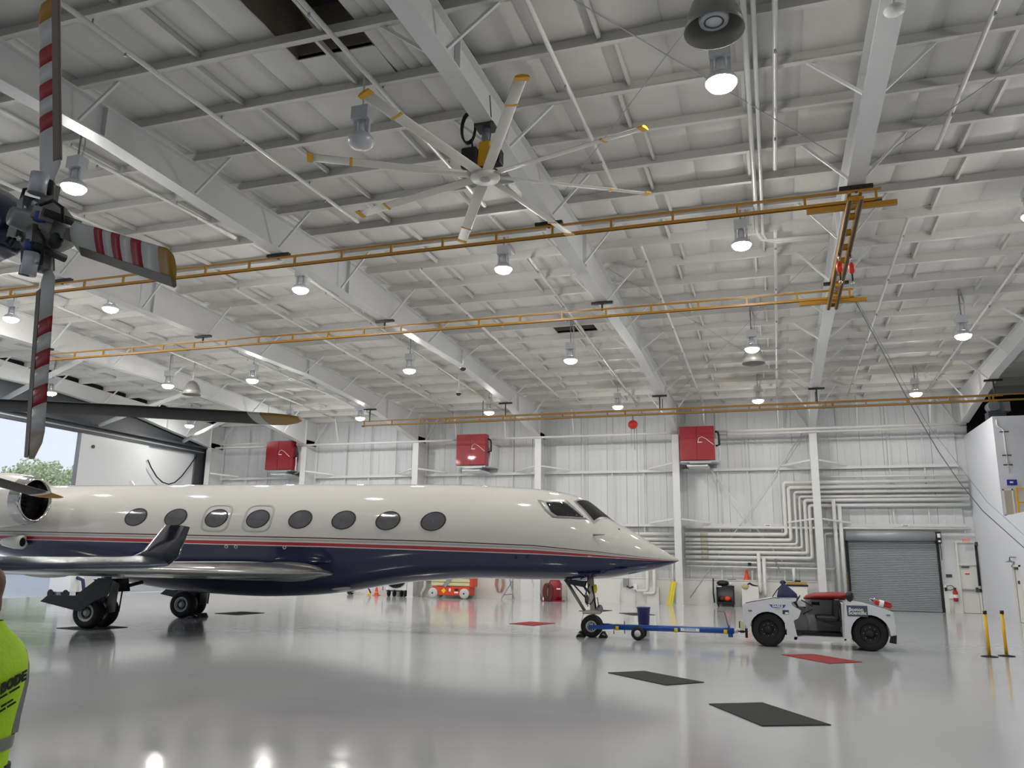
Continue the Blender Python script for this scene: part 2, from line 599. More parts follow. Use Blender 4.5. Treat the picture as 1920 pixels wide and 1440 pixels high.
# rafters: tapered plate girders with flanges, stiffeners and flange braces
def raf_bot(y):
    d = abs(y-RIDGE_Y)
    pts = [(0, 9.56), (9.2, 9.63), (14.4, 9.32), (20.5, 8.42), (23, 8.42)]
    for (a, za), (b_, zb) in zip(pts, pts[1:]):
        if d <= b_:
            return za+(zb-za)*(d-a)/(b_-a)
    return 8.42
ys_r = [-2.2, -.7, 5.4, 10.6, RIDGE_Y, 29.0, 34.2, 40.3, 41.55]
raf_lab = ['white tapered rafter over the left hangar door line', 'white tapered rafter nearest the hangar door line',
           'white tapered rafter third from the hangar door line', 'white tapered rafter passing over the jet cabin',
           'white tapered rafter carrying the big ceiling fan', 'white tapered rafter above the crane bridge and red trolleys',
           'white tapered rafter above the office block corner', 'white tapered rafter beyond the office block']
for i, x in enumerate(COLX):
    t = thing('roof_rafter', raf_lab[i], 'rafter', (x, RIDGE_Y, 0))
    poly = [(y-RIDGE_Y, raf_bot(y)) for y in ys_r] + [(y-RIDGE_Y, roof_z(y)) for y in (41.55, RIDGE_Y, -2.2)]
    MB().prism(poly, lambda a, b_, d: (d, a, b_), -.015, .015).build('web', 'white_steel', t)
    m_ = MB()
    for ya, yb in zip(ys_r[:-1], ys_r[1:]):
        if ya >= 40.3: continue
        m_.prism([(ya-RIDGE_Y, raf_bot(ya)-.025), (yb-RIDGE_Y, raf_bot(yb)-.025), (yb-RIDGE_Y, raf_bot(yb)), (ya-RIDGE_Y, raf_bot(ya))], lambda a, b_, d: (d, a, b_), -.17, .17)
    m_.build('bottom_flange', 'white_steel', t)
    m_ = MB()
    for ya, yb in ((-2.2, RIDGE_Y), (RIDGE_Y, 41.55)):
        m_.prism([(ya-RIDGE_Y, roof_z(ya)-.02), (yb-RIDGE_Y, roof_z(yb)-.02), (yb-RIDGE_Y, roof_z(yb)), (ya-RIDGE_Y, roof_z(ya))], lambda a, b_, d: (d, a, b_), -.13, .13)
    m_.build('top_flange', 'white_steel', t)
    for y in (6.2, 10.6, RIDGE_Y, 29.0, 36.5, 40.3):
        MB().box(-.12, .12, y-RIDGE_Y-.015, y-RIDGE_Y+.015, raf_bot(y), roof_z(y)).build('stiffener', 'white_steel', t)
    for k, y in enumerate(PUR_Y):
        if k % 2 or y < 6: continue
        for sx in (-1, 1):
            MB().beam((sx*.16, y-RIDGE_Y, raf_bot(y)+.04), (sx*1.0, y-RIDGE_Y, roof_z(y)+.03), .05, .05).build('flange_brace', 'white_steel', t)

# columns along the back wall
col_lab = ['white steel column at the hangar door corner', 'white steel column beside the red cabinet nearest the door',
           'white steel column second from the door corner', 'white steel column between the middle red cabinet and the cockpit',
           'white steel column behind the jet nose', 'white steel column standing in the bank of white pipes', 'white steel column at the office block corner']
for i, x in enumerate(COLX[:6]):
    t = thing('steel_column', col_lab[i], 'column', (x, 41.0, 0))
    top = 8.42
    MB().box(-.17, .17, -.71, -.69, 0, top).build('front_flange', 'white_steel', t)
    MB().box(-.015, .015, -.69, .55, 0, top+.3).build('web', 'white_steel', t)
    MB().box(-.17, .17, .55, .57, 0, top+.6).build('rear_flange', 'white_steel', t)
    MB().box(-.22, .22, -.75, .58, 0, .03).build('base_plate', 'white_steel', t)
    for z in (3.95, 6.7):
        for sx in (-1, 1):
            if i == 0 and sx < 0 or i == 6: continue
            MB().beam((sx*.17, -.66, z+.16), (sx*1.5, .35, z+.02), .06, .08).build('girt_brace', 'white_steel', t)

# walls out of view that close the room
o = MB().box(-33.1, 16, -4.4, -4.2, 0, 10.6).build('wall_front', 'wall_white')
struct(o, 'white front wall of the hangar')
# left end wall: header over the sliding doors
wlft = MB().box(-33.25, -32.95, -4.2, 41.9, 8.4, 10.7).build('wall_left', 'dark_steel')
struct(wlft, 'dark end wall above the sliding hangar doors')
MB().box(-32.98, -32.62, -4.2, 40.3, 8.30, 8.42).build('header_beam', 'dark_steel', wlft)
MB().box(-32.98, -32.9, -4.2, 40.3, 7.95, 8.4).build('header_plate', 'dark_steel', wlft)
for k in range(3):
    MB().box(-33.35-.0+k*.22, -33.30+k*.22, -4.2, 40.3, 7.98+k*.05, 8.04+k*.05).build('door_track', 'mid_grey', wlft)
MB().box(-33.25, -32.95, 39.87, 41.9, 0, 8.4).build('end_return', 'dark_steel', wlft)
for k, (ya, yb) in enumerate(((31.2, 35.85), (35.9, 39.75))):
    dz = 7.98
    xo = -32.98 if k == 0 else -33.12
    o = MB().box(xo-.12, xo, ya, yb, 0.03, dz).build('door_%d' % (k+1), 'door_white')
    struct(o, 'tall white sliding hangar door leaf')
    MB().box(xo-.14, xo+.03, ya-.1 if k == 0 else yb, ya if k == 0 else yb+.12, .03, dz+.05).build('door_edge', 'grey_steel', o)
    if k == 0:
        MB().cyl((xo, 32.0, 7.35), (xo+.06, 32.0, 7.35), .09, n=12).build('port', 'dark_steel', o)
# purple cable drooping across the door leaf
pts = [(-32.9, 35.8, 7.13), (-32.9, 36.1, 6.75), (-32.9, 36.6, 6.28), (-32.9, 37.1, 6.02), (-32.9, 37.6, 5.95), (-32.9, 38.1, 6.1), (-32.9, 38.6, 6.5), (-32.9, 39.2, 7.2), (-32.9, 39.7, 7.85)]
tag(MB().tube(pts, .035, 8).build('cable', 'black_rubber'), 'black cable drooping across the white sliding door', 'cable')
# struts from door header to the next rafter
for a, c, lb in (((-25.9, 24.0, 9.55), (-32.6, 26.1, 8.5), 'white tubular strut above the open doorway'),
             ((-25.9, 30.4, 9.55), (-32.6, 31.9, 8.45), 'white tubular strut meeting the door header by the sliding door edge'),
             ((-25.9, 34.3, 9.25), (-32.6, 38.1, 8.5), 'white tubular strut above the second sliding door leaf')):
    tag(MB().cyl(a, c, .11, n=12).build('roof_strut', 'white_steel'), lb, 'strut')

# right side: office block with balcony
o = MB().box(8.6, 8.85, 36.4, 41.7, 0, 7.9).build('wall_right', 'office_white')
struct(o, 'white side wall of the office block')
wr = o
o = MB().box(8.85, 16, 36.4, 36.6, 4.0, 7.9).build('wall_right.001', 'office_white')
struct(o, 'white end wall of the office block above the balcony')
wr2 = o
m_ = MB()
m_.box(8.6, 8.85, 34.6+1.25, 36.4, 0, 4.0)
m_.box(8.6, 8.85, -4.2, 34.9, 0, 4.0)
m_.box(8.6, 8.85, 34.9, 35.85, 2.08, 4.0)
o = m_.build('wall_right.002', 'office_white')
struct(o, 'white lower wall under the office balcony')
wr3 = o
o = MB().box(8.6, 16, 36.4, 41.9, 7.9, 8.0).build('trim_1', 'office_white'); struct(o, 'flat top of the office block')
o = MB().box(8.85, 16, -4.2, 36.4, 3.88, 4.0).build('trim_2', 'office_white'); struct(o, 'balcony floor slab')
o = MB().box(15.8, 16, -4.2, 41.9, 0, 10.6).build('wall_right.003', 'dark_steel'); struct(o, 'dark wall beyond the office block')
o = MB().box(8.75, 16, 41.72, 41.95, 8, 10.4).build('wall_back.001', 'dark_void'); struct(o, 'dark wall above the office block')
# ================================================================ lamps, pipes, crane and fan under the roof
def make_bay_light(lit=True):
    t = thing('high_bay_light', 'glowing high-bay lamp with silver ballast box under the white roof', 'lamp', (0, 0, 0), 0, 'lit high-bay lamps under the roof')
    # origin at the glowing lens
    MB().box(-.16, .16, -.12, .12, .42, .66).build('ballast_box', 'light_box', t)
    for sx in (-1, 1):
        MB().box(sx*.13-.025, sx*.13+.025, -.03, .03, .14, .42).build('bracket', 'light_box', t)
    MB().cyl((0, 0, .12), (0, 0, .42), .09, .07, n=10).build('socket', 'light_box', t)
    MB().lathe([(.235, .015), (.24, .02), (.225, .09), (.15, .16), (.06, .19), (.001, .19)], n=18).build('reflector', 'light_box', t)
    g = MB().lathe([(.001, -.11), (.11, -.098), (.19, -.058), (.235, .008), (.235, .02)], n=18)
    g.build('glowing_lens' if lit else 'lens', 'lamp_glow' if lit else 'light_box', t)
    return t
proto = make_bay_light()
XL = [5.85, -.43, -6.65, -12.97, -20.0, -24.2, -30.6]
spots = []
for y, z in ((11.3, 9.13), (19.4, 9.70), (27.0, 9.0), (36.1, 9.0)):
    for x in XL:
        if abs(y-11.3) < .1 and x in (-6.65,): continue
        spots.append((x, y, z))
first = True
rodm = {}
for x, y, z in spots:
    t = proto if first else copy_tree(proto)
    first = False
    t.location = (x, y, z)
    rw = {11.3: 'in the row nearest the fan', 19.4: 'in the row along the roof ridge', 27.0: 'in the row past the crane rails', 36.1: 'in the row close to the back wall'}[y]
    tag(t, 'glowing high-bay lamp hanging '+rw, 'lamp', 'lit lamps '+rw)
    h = roof_z(y)+.19-(z+.66)
    MB().cyl((0, 0, .66), (0, 0, .66+h), .02, n=6).build('hanger_rod', 'light_box', t)
    MB().tube([(.1, 0, .66), (.13, 0, .66+h*.5), (.05, 0, .66+h)], .012, 5).build('power_cord', 'light_box', t)
# one dark lamp of the near row
t = make_bay_light(False)
tag(t, 'unlit high-bay lamp with grey box hanging beside the roof hatch', 'lamp'); del t['group']
t.location = (-6.5, 11.2, 9.05)
MB().cyl((0, 0, .66), (0, 0, roof_z(11.2)+.19-9.05), .02, n=6).build('hanger_rod', 'light_box', t)

# dome reflectors (unlit)
def dome(loc, r, lab):
    t = thing('dome_lamp', lab, 'lamp', loc)
    MB().lathe([(.05, .62*r/.4), (.16*r/.4, .58*r/.4), (.28*r/.4, .42*r/.4), (.36*r/.4, .2*r/.4), (r, 0), (r*.985, 0), (.345*r/.4, .2*r/.4), (.26*r/.4, .40*r/.4), (.14*r/.4, .55*r/.4), (.04, .59*r/.4)], n=28).build('shade', 'dome_grey', t)
    MB().lathe([(.001, .14*r/.4), (.19*r/.4, .14*r/.4), (.2*r/.4, .18*r/.4), (.2*r/.4, .45*r/.4)], n=24).build('lens_disc', 'light_box', t)
    MB().lathe([(.11*r/.4, .135*r/.4), (.135*r/.4, .135*r/.4)], n=24).build('lens_ring', 'dark_steel', t)
    h = roof_z(loc[1])+.19-loc[2]
    MB().cyl((0, 0, .6*r/.4), (0, 0, h), .018, n=6).build('hanger_rod', 'light_box', t)
    return t
dome((-.43, 9.75, 8.95), .40, 'large grey dome lamp hanging beside the white conduits')
dome((-.43, 28.8, 8.95), .40, 'small looking grey dome lamp beyond the crane, below a lit lamp')
dome((-24.3, 28.6, 8.95), .40, 'pale dome lamp hanging near the door struts')

# sprinkler branch pipes running from wall to ridge
pipe_lab = 'white sprinkler branch pipe running up the roof slope'
for x in (-28.0, -23.6, -20.9, -16.3, -13.45, -9.75, -6.3, -3.1, .4, 3.55, 6.85):
    for ya, yb in ((4.5, 16.9), (20.6, 39.6)):
        sd_ = 'on the fan side of the ridge' if ya < 10 else 'between ridge and back wall'
        t = thing('sprinkler_pipe', 'white sprinkler branch pipe under the roof '+sd_, 'pipe', (x, (ya+yb)/2, 0), 0, 'sprinkler pipes '+sd_)
        yc = (ya+yb)/2
        z = lambda y: roof_z(y)-.11
        MB().cyl((0, ya-yc, z(ya)), (0, yb-yc, z(yb)), .045, n=8).build('pipe', 'pipe_white', t)
        for k in [q for q in PUR_Y if ya < q < yb-.8][::2]:
            m_ = MB()
            m_.cyl((0, k-yc, z(k)-.03), (0, k-yc, roof_z(k)+.03), .014, n=5)
            m_.build('hanger', 'galv', t)
            MB().cyl((.0, k-yc+.7, z(k+.7)-.05), (.0, k-yc+.7, z(k+.7)-.11), .016, .028, n=6).build('sprinkler_head', 'galv', t)
# pair of conduits dropping beside the dome lamp, then turning right
for j, (xo, r) in enumerate(((-.05, .05), (.09, .04))):
    pts = [(xo, 4.0, roof_z(4)-.15)]
    for y in (12, 18, 20.4+.15*j): pts.append((xo, y, roof_z(y)-.15))
    pts += [(xo+.1, 20.8+.15*j, roof_z(21)-.2), (xo+.4, 20.95+.15*j, roof_z(21)-.2), (1.7, 20.95+.15*j, roof_z(21)-.2)]
    tag(MB().tube(pts, r, 8).build('conduit', 'pipe_white'), ['white conduit running along the roof beside the dome lamp, left of the pair', 'thinner white conduit of the pair beside the dome lamp'][j], 'conduit')
# droppers from branch pipes down the back wall
for x in (-23.6, -16.3, -13.45, -9.75, -3.1, .4, 3.9, 7.0):
    tag(MB().cyl((x, 39.7, roof_z(39.7)-.1), (x, 40.22, 8.40), .045, n=8).build('pipe_drop', 'pipe_white'), 'short white pipe dropping to the wall main', 'pipe', 'pipe drops to the wall main')
# wall mains under the eave (broken at the cabinets)
k = 0
for xa, xb in ((-32.0, -28.1), (-26.2, -16.2), (-14.25, -4.42), (-2.5, 8.45)):
    tag(MB().cyl((xa, 40.22, 8.36), (xb, 40.22, 8.36), .06, n=10).build('pipe_main', 'pipe_white'),
        ['white wall main between door corner and first red cabinet', 'white wall main between the first and middle red cabinets', 'white wall main between the middle red cabinet and the one by the jet nose', 'white wall main from the red cabinet to the office block'][k], 'pipe')
    k += 1
tag(MB().cyl((-2.5, 40.22, 8.20), (8.45, 40.22, 8.20), .045, n=10).build('pipe_main', 'pipe_white'), 'thin lower wall main from the red cabinet to the office block', 'pipe')
tag(MB().cyl((-32.0, 40.6, 8.62), (-28.2, 40.6, 8.62), .05, n=10).build('pipe_main', 'pipe_white'), 'thin upper wall main by the hangar door corner', 'pipe')
# long thin bracing cables across the roof bays
for k, (a, c, lab) in enumerate([((2.1, 17.5, 10.35), (7.9, 7.5, 10.0), 'thin steel cable crossing the roof bay over the office'),
             ((-4.3, 7.0, 9.98), (1.7, 16.6, 10.3), 'thin steel brace rod beside the dome lamp'),
             ((1.7, 7.0, 9.95), (-4.3, 16.6, 10.27), 'thin steel brace rod crossing behind the fan'),
             ((-4.3, 22.0, 10.45), (1.7, 38.0, 9.8), 'thin steel brace rod in the far bay by the crane end'),
             ((1.7, 22.0, 10.45), (-4.3, 38.0, 9.8), 'thin steel brace rod crossing the far bay by the crane end'),
             ((-25.6, 22.0, 10.45), (-19.0, 38.0, 9.8), 'thin steel brace rod in the far bay near the door')]):
    tag(MB().cyl(a, c, .009, n=6).build('brace_rod', 'cable_pale'), lab, 'rod')
# two taut cables sloping down to the lower office wall
for pts, r_, lab in (([(2.33, 22.4, 9.07), (3.07, 23.88, 8.04), (3.87, 25.47, 6.86), (4.94, 27.52, 5.49), (5.73, 28.99, 4.66), (6.65, 30.65, 3.86), (8.57, 33.92, 2.71)], .016, 'dark slack cable sloping from crane rail end to office wall'),
                  ([(2.36, 22.37, 9.08), (4.58, 26.76, 6.22), (6.84, 30.84, 4.19), (8.57, 33.73, 3.16)], .006, 'thin pale cable sloping beside the dark slack cable')):
    tag(MB().tube(pts, r_, 6).build('guy_cable', 'grey_steel'), lab, 'cable')

# security cameras on the rafter over the jet
for loc, h, lab in (((-10.9, 27.3, 9.05), .45, 'small white dome camera tight under the rafter'), ((-12.7, 31.4, 9.0), 1.2, 'white dome camera on a long drop rod')):
    t = thing('dome_camera', lab, 'camera', loc)
    MB().cyl((0, 0, .05), (0, 0, h), .025, n=8).build('drop_rod', 'pipe_white', t)
    MB().lathe([(.001, .08), (.10, .07), (.13, .02), (.13, 0)], n=16).build('housing', 'pipe_white', t)
    MB().lathe([(.12, 0), (.11, -.05), (.07, -.09), (.001, -.11)], n=16).build('dome', 'glass_dark', t)
t = thing('wireless_antenna', 'round white disc fitting under the rafter by the office side', 'antenna', (1.92, 10.7, 9.45))
MB().lathe([(.001, -.03), (.13, -.03), (.14, 0), (.12, .03), (.001, .04)], n=20).build('disc', 'pipe_white', t)
MB().cyl((0, 0, .03), (0, 0, .17), .02, n=6).build('stem', 'pipe_white', t)

# ---------------------------------------------------------------- bridge crane
def rail(y, x0, x1, zt, zb, lab, pitch=1.32, hang=None):
    t = thing('crane_rail', lab, 'crane rail', ((x0+x1)/2, y, 0))
    L = (x1-x0)/2
    MB().box(-L, L, -.03, .03, zt-.042, zt).build('top_chord', 'crane_yellow', t)
    m_ = MB()
    m_.box(-L, L, -.045, .045, zb+.04, zb+.06); m_.box(-L, L, -.045, -.03, zb, zb+.04); m_.box(-L, L, .03, .045, zb, zb+.04)
    m_.build('track', 'crane_yellow', t)
    pm_ = MB().box(-.025, .025, -.025, .025, zb+.06, zt-.042).mesh('post', 'crane_yellow')
    n = int(2*L/pitch)
    for i in range(n+1):
        inst('post', pm_, t, (-L+.1+i*(2*L-.2)/n, 0, 0))
    for xh in COLX:
        if not (x0-.1 < xh < x1+.1): continue
        zf = raf_bot(y)-.03
        MB().box(xh-(x0+x1)/2-.32, xh-(x0+x1)/2+.32, -.06, .06, zf-.07, zf).build('clamp_plate', 'black_paint', t)
        MB().cyl((xh-(x0+x1)/2, 0, zt-.06), (xh-(x0+x1)/2, 0, zf-.07), .03, n=8).build('hanger', 'dark_steel', t)
    for e in (-1, 1):
        MB().box(e*L-.12 if e > 0 else e*L, e*L if e > 0 else e*L+.12, -.05, .05, zb-.02, zb+.02).build('end_stop', 'dark_steel', t)
    return t
rail(16.42, -27.5, 2.38, 9.47, 9.185, 'long yellow crane rail nearest the ceiling fan')
rail(22.37, -25.9, 2.34, 9.34, 9.065, 'yellow crane rail running behind the fan, middle of three')
rail(34.8, -19.15, 13.0, 8.61, 8.34, 'yellow crane rail near the back wall', pitch=1.5)
# near rail hangers reach up, the wall rail hangs on longer rods
t = thing('crane_bridge', 'yellow double track crane bridge spanning the two near rails', 'crane', (1.8, 19.3, 0))
for sx in (-.10, .10):
    MB().box(sx-.045, sx+.045, -3.75, 3.35, 8.86, 8.93).build('track', 'crane_yellow', t)
    MB().box(sx-.03, sx+.03, -3.75, 3.35, 9.02, 9.06).build('top_chord', 'crane_yellow', t)
    MB().box(sx-.022, sx+.022, -3.76, 3.36, 8.85, 8.862).build('slot', 'black_paint', t)
n = 9
for i in range(n):
    MB().box(-.13, .13, -3.6+i*.85, -3.55+i*.85, 8.90, 9.04).build('spacer', 'crane_yellow', t)
for y in (-2.88, 3.07):
    MB().prism([(-.85, 0), (.85, 0), (.85, .10), (-.85, .10)], lambda a, b_, d: (a, y+d, 9.06+b_ if y < 0 else 8.95+b_), -.05, .05).build('end_truck', 'crane_yellow', t)
for k, (dy, dx, lab) in enumerate(((-1.0, -.10, 'left red trolley hoist under the crane bridge'), (-.86, .10, 'right red trolley hoist under the crane bridge'))):
    t = thing('trolley_hoist', lab, 'hoist', (1.8+dx*1.3, 19.3+dy, 8.86))
    MB().cyl((0, 0, -.02), (0, 0, -.20), .025, n=8).build('hook_link', 'chrome', t)
    MB().ell((0, 0, -.34), .075, .07, .14, 14, 10).build('housing', 'hoist_red', t)
    MB().cyl((0, 0, -.46), (0, 0, -.64), .022, .016, n=8).build('cable_sleeve', 'black_rubber', t)
    MB().tube([(.0, 0, -.64), (.03, 0, -.69), (0, 0, -.76), (-.03, 0, -.69)], .012, 6, closed=True).build('hook', 'chrome', t)
t = thing('chain_hoist', 'red chain hoist hanging from the crane rail near the back wall', 'hoist', (-5.75, 34.8, 8.36))
MB().cyl((0, 0, 0), (0, 0, -.25), .03, n=8).build('hook_link', 'gear_metal', t)
MB().ell((0, 0, -.42), .22, .18, .2, 14, 10).build('housing', 'hoist_red', t)
for dx, L in ((-.08, .85), (.06, 1.0), (.16, 5.5)):
    MB().cyl((dx, 0, -.55), (dx, 0, -.55-L), .012, n=5).build('chain', 'galv', t)
# small yellow girder crane riding the wall rail
t = thing('crane_girder', 'dark edged yellow girder lying along the wall side crane rail', 'crane', (-4.0, 35.3, 0))
MB().box(-11, 12.8, -.03, .03, 8.62, 8.68).build('top_chord', 'crane_yellow', t)
MB().box(-11, 12.8, -.05, .05, 8.42, 8.50).build('track', 'black_paint', t)
for i in range(9):
    MB().box(-10.9+i*2.9, -10.84+i*2.9, -.025, .025, 8.50, 8.62).build('post', 'crane_yellow', t)
for x in (-9.0, -.5, 5.9):
    MB().cyl((x, 0, 8.68), (x, 0, raf_bot(35.3)+.3), .02, n=6).build('hanger', 'dark_steel', t)

# ---------------------------------------------------------------- big ceiling fan
t = thing('ceiling_fan', 'huge white eight-blade ceiling fan with yellow tips and motor', 'fan', (-4.55, 12.19, 8.6))
zf = raf_bot(12.19)-.025-8.6
MB().box(-.18, .18, -.16, .16, zf-.05, zf).build('mount_plate', 'dark_steel', t)
MB().cyl((0, 0, .62), (0, 0, zf-.05), .09, .07, n=12).build('drop_tube', 'grey_steel', t)
MB().prism([(-.14, .10), (.14, .10), (.10, .66), (-.10, .66)], lambda a, b_, d: (a, d, b_), -.10, .10).build('motor_frame', 'fan_yellow', t, bevel=.015)
MB().box(-.42, -.12, -.17, .17, .16, .56).build('motor_housing', 'black_paint', t, bevel=.04)
MB().box(.12, .30, -.12, .12, .22, .50).build('controller', 'black_paint', t, bevel=.02)
MB().lathe([(.001, -.05), (.10, -.05), (.10, -.035), (.25, -.035), (.265, -.01), (.265, .04), (.22, .09), (.001, .10)], n=32).build('hub', 'fan_white', t)
MB().lathe([(.001, -.055), (.06, -.055), (.10, -.048), (.105, -.036)], n=24).build('hub_cap', 'galv', t)
MB().lathe([(.27, .05), (.275, .07), (.25, .10), (.22, .10)], n=32).build('hub_ring', 'gear_dark', t)
R_ = 3.05
bl = MB()
rings = []
for r in (.22, 1.0, 2.2, 2.98):
    sec_ = []
    for k in range(12):
        a = 2*PI*k/12
        cx, cz = .10*math.cos(a), .012*math.sin(a)
        tw = math.radians(12)
        sec_.append((r, cx*math.cos(tw)-cz*math.sin(tw), cx*math.sin(tw)+cz*math.cos(tw)))
    rings.append(sec_)
bm_blade = bl.loft(rings).mesh('blade', 'fan_white')
M12 = Matrix.Rotation(math.radians(12), 4, 'X')
tipm = MB().prism([(-.11, -.015), (.13, -.015), (.10, .02), (.02, .035), (-.08, .02)], lambda a, b_, d: M12 @ Vector((d, a, b_)), 2.96, 3.06).mesh('blade_tip', 'fan_yellow')
midm = MB().prism([(-.10, -.017), (.11, -.017), (.09, .018), (-.08, .018)], lambda a, b_, d: M12 @ Vector((d, a, b_)), 2.30, 2.35).mesh('blade_clip', 'fan_yellow')
for k in range(8):
    rz = math.radians(-106.5+45*k+.8)
    bo = inst('blade', bm_blade, t, (0, 0, .03), (0, 0, rz))
    inst('blade_tip', tipm, bo)
    inst('blade_clip', midm, bo)
coil = [(-.17, .1, zf+.05)]+[(-.34+.13*math.cos(q), .04-.005*q, zf+.02+.30*math.sin(q)) for q in [PI/2+2*PI*2.6*k/44 for k in range(45)]]+[(-.25, 0, zf-.4), (-.2, 0, .60)]
MB().tube(coil, .018, 6).build('power_cable', 'black_rubber', t)
MB().tube([(.14, -.25, zf+.45), (.16, -.2, zf+.05), (.12, -.1, zf-.25), (.06, -.02, .66)], .01, 5).build('safety_cable', 'dark_steel', t)
# ================================================================ things on the back wall
def foam_cabinet(x, lab):
    t = thing('foam_generator', lab, 'cabinet', (x, 39.6, 6.9))
    w = 1.65
    MB().box(0, w, .03, .55, 0, 1.66).build('housing', 'foam_red', t)
    for k in (0, 1):
        d = MB().box(.02+k*w/2, w/2-.012+k*w/2, 0, .03, .02, 1.64).build('door', 'foam_red', t)
        if k == 1:
            MB().cyl((w/2+.04, -.02, .86), (w/2+.26, -.02, .86), .022, n=8).build('handle', 'sign_white', d)
            MB().tube([(w/2+.06, -.02, .88), (w/2+.10, -.03, 1.06), (w/2+.25, -.03, 1.12), (w/2+.45, -.03, 1.02), (w/2+.65, -.03, .84), (w-.02, -.02, .72)], .012, 5).build('pull_wire', 'sign_white', d)
    MB().cyl((w/2+.05, .55, .80), (w/2+.05, 1.0, .80), .76, .70, n=28).build('fan_drum', 'foam_red', t)
    MB().prism([(.15, .0), (w+.1, .0), (w+.1, 1.2), (.4, 1.35)], lambda a, b_, d: (a, d, b_), 1.0, 1.95).build('duct', 'wall_white', t)
    m_ = MB()
    m_.box(0, w, .1, .2, -.10, -.03)
    m_.box(.45, w-.2, .08, .18, -.16, -.10)
    m_.build('support_frame', 'galv', t)
    MB().box(.3, 1.3, .2, 2.0, -.28, -.20).build('shelf_bracket', 'white_steel', t)
    MB().tube([(w+.05, .3, 1.42), (w+.18, .3, 1.36), (w+.22, .3, 1.2), (w+.22, .3, .75), (w+.05, .3, .70)], .05, 8).build('elbow_pipe', 'valve_black', t)
    MB().tube([(w+.22, .3, .72), (w+.24, .3, .3), (w+.2, .3, -.05)], .03, 8).build('drain_pipe', 'pipe_white', t)
    return t
foam_cabinet(-4.26, 'red double-door foam generator cabinet above the jet nose')
foam_cabinet(-16.06, 'red double-door foam generator cabinet above the middle of the cabin')
foam_cabinet(-27.98, 'red double-door foam generator cabinet nearest the hangar doors')

# bank of white pipes right of the jet nose
PY = 41.22
upz = [6.14, 5.89, 5.65, 5.42, 5.20, 5.03, 4.78]
# six pipes come from the right, turn down, and turn left low down
bend_x = [.48, .69, .96, 1.17, 1.40, 1.60]
lowz = [3.40, 3.14, 2.95, 2.78, 2.54, 2.30]
upp = [5.89, 5.65, 5.42, 5.20, 5.03, 4.78]
rad = [.085, .085, .06, .06, .085, .085]
nth = ['outermost', 'second', 'third', 'fourth', 'fifth', 'innermost']
def elbow(pts, r=.14, n=4):
    """polyline with rounded corners"""
    out = [Vector(pts[0])]
    for a, b_, c in zip(pts, pts[1:], pts[2:]):
        a, b_, c = Vector(a), Vector(b_), Vector(c)
        d0, d1 = (a-b_).normalized(), (c-b_).normalized()
        for k in range(n+1):
            s = k/n
            p = (b_+d0*r)*(1-s)**2 + b_*2*s*(1-s) + (b_+d1*r)*s**2
            out.append(p)
    out.append(Vector(pts[-1]))
    return out
for i in range(6):
    t = thing('wall_pipe', nth[i]+' of six bent white pipes on the wall by the shutter', 'pipe', (bend_x[i], PY, 4))
    MB().tube(elbow([(8.45-bend_x[i], 0, upp[i]-4), (0, 0, upp[i]-4), (0, 0, lowz[i]-4), (-4.3-bend_x[i], 0, lowz[i]-4)]), rad[i], 10).build('pipe', 'pipe_white', t)
    if i != 9:
        MB().cyl((-3.55-bend_x[i], 0, lowz[i]-4), (-3.2-bend_x[i], 0, lowz[i]-4), rad[i]+.012, n=12).build('pipe_label', 'tan_panel', t)
    # continuation of the low run behind the jet nose
    MB().cyl((-4.8-bend_x[i], 0, lowz[i]-4), (-9.5-bend_x[i], 0, lowz[i]-4), rad[i], n=10).build('pipe', 'pipe_white', t)
tag(MB().cyl((-4.3, PY, 3.74), (8.4, PY, 3.70), .06, n=8).build('wall_pipe', 'pipe_white'), 'straight white pipe over the shutter hood', 'pipe')
tag(MB().tube(elbow([(8.45, PY, 6.14), (2.1, PY, 6.14)]), .05, 8).build('wall_pipe', 'pipe_white'), 'topmost straight white pipe running to the office block', 'pipe')
tag(MB().cyl((-4.3, PY, 2.08), (1.7, PY, 2.05), .055, n=8).build('wall_pipe', 'pipe_white'), 'straight white pipe below the six bent pipes', 'pipe')
tag(MB().tube(elbow([(-4.3, PY, 1.86), (2.6, PY, 1.82), (2.6, PY, 3.3)]), .045, 8).build('wall_pipe', 'pipe_white'), 'thin white pipe turning up beside the column', 'pipe')
tag(MB().tube(elbow([(3.0, PY, 3.46), (2.2, PY, 3.46), (2.2, PY, 2.1)]), .045, 8).build('wall_pipe', 'pipe_white'), 'thin white pipe looping beside the column', 'pipe')
for a, lab in (((2.68, 5.03), 'tall white pipe dropping left of the shutter'), ((2.93, 4.78), 'tall white pipe dropping nearest the shutter')):
    tag(MB().tube([(a[0], PY-.17, a[1]), (a[0], PY-.17, .2)], .09, 10).build('wall_pipe', 'pipe_white'), lab, 'pipe')
for x, zt, zb, lab in ((-.84, 2.54, .72, 'left white pipe dropping behind the tow tractor'), (-.61, 2.30, .56, 'right white pipe dropping behind the tow tractor')):
    tag(MB().tube(elbow([(x, PY-.16, zt), (x, PY-.16, zb), (x, 41.29, zb)], .1), .085, 10).build('wall_pipe', 'pipe_white'), lab, 'pipe')
tag(MB().tube([(.72, PY-.16, 1.86), (.72, PY-.16, .9)], .07, 10).build('wall_pipe', 'pipe_white'), 'short white pipe dropping above the tractor clutter', 'pipe')
for x, lab in ((-6.2, 'left white pipe dropping under the jet nose'), (-5.85, 'right white pipe dropping under the jet nose')):
    tag(MB().tube(elbow([(x, PY-.16, 2.4), (x, PY-.16, .62 if x < -6 else .5), (x-.55, PY-.16, .62 if x < -6 else .5)]), .08, 10).build('wall_pipe', 'pipe_white'), lab, 'pipe')
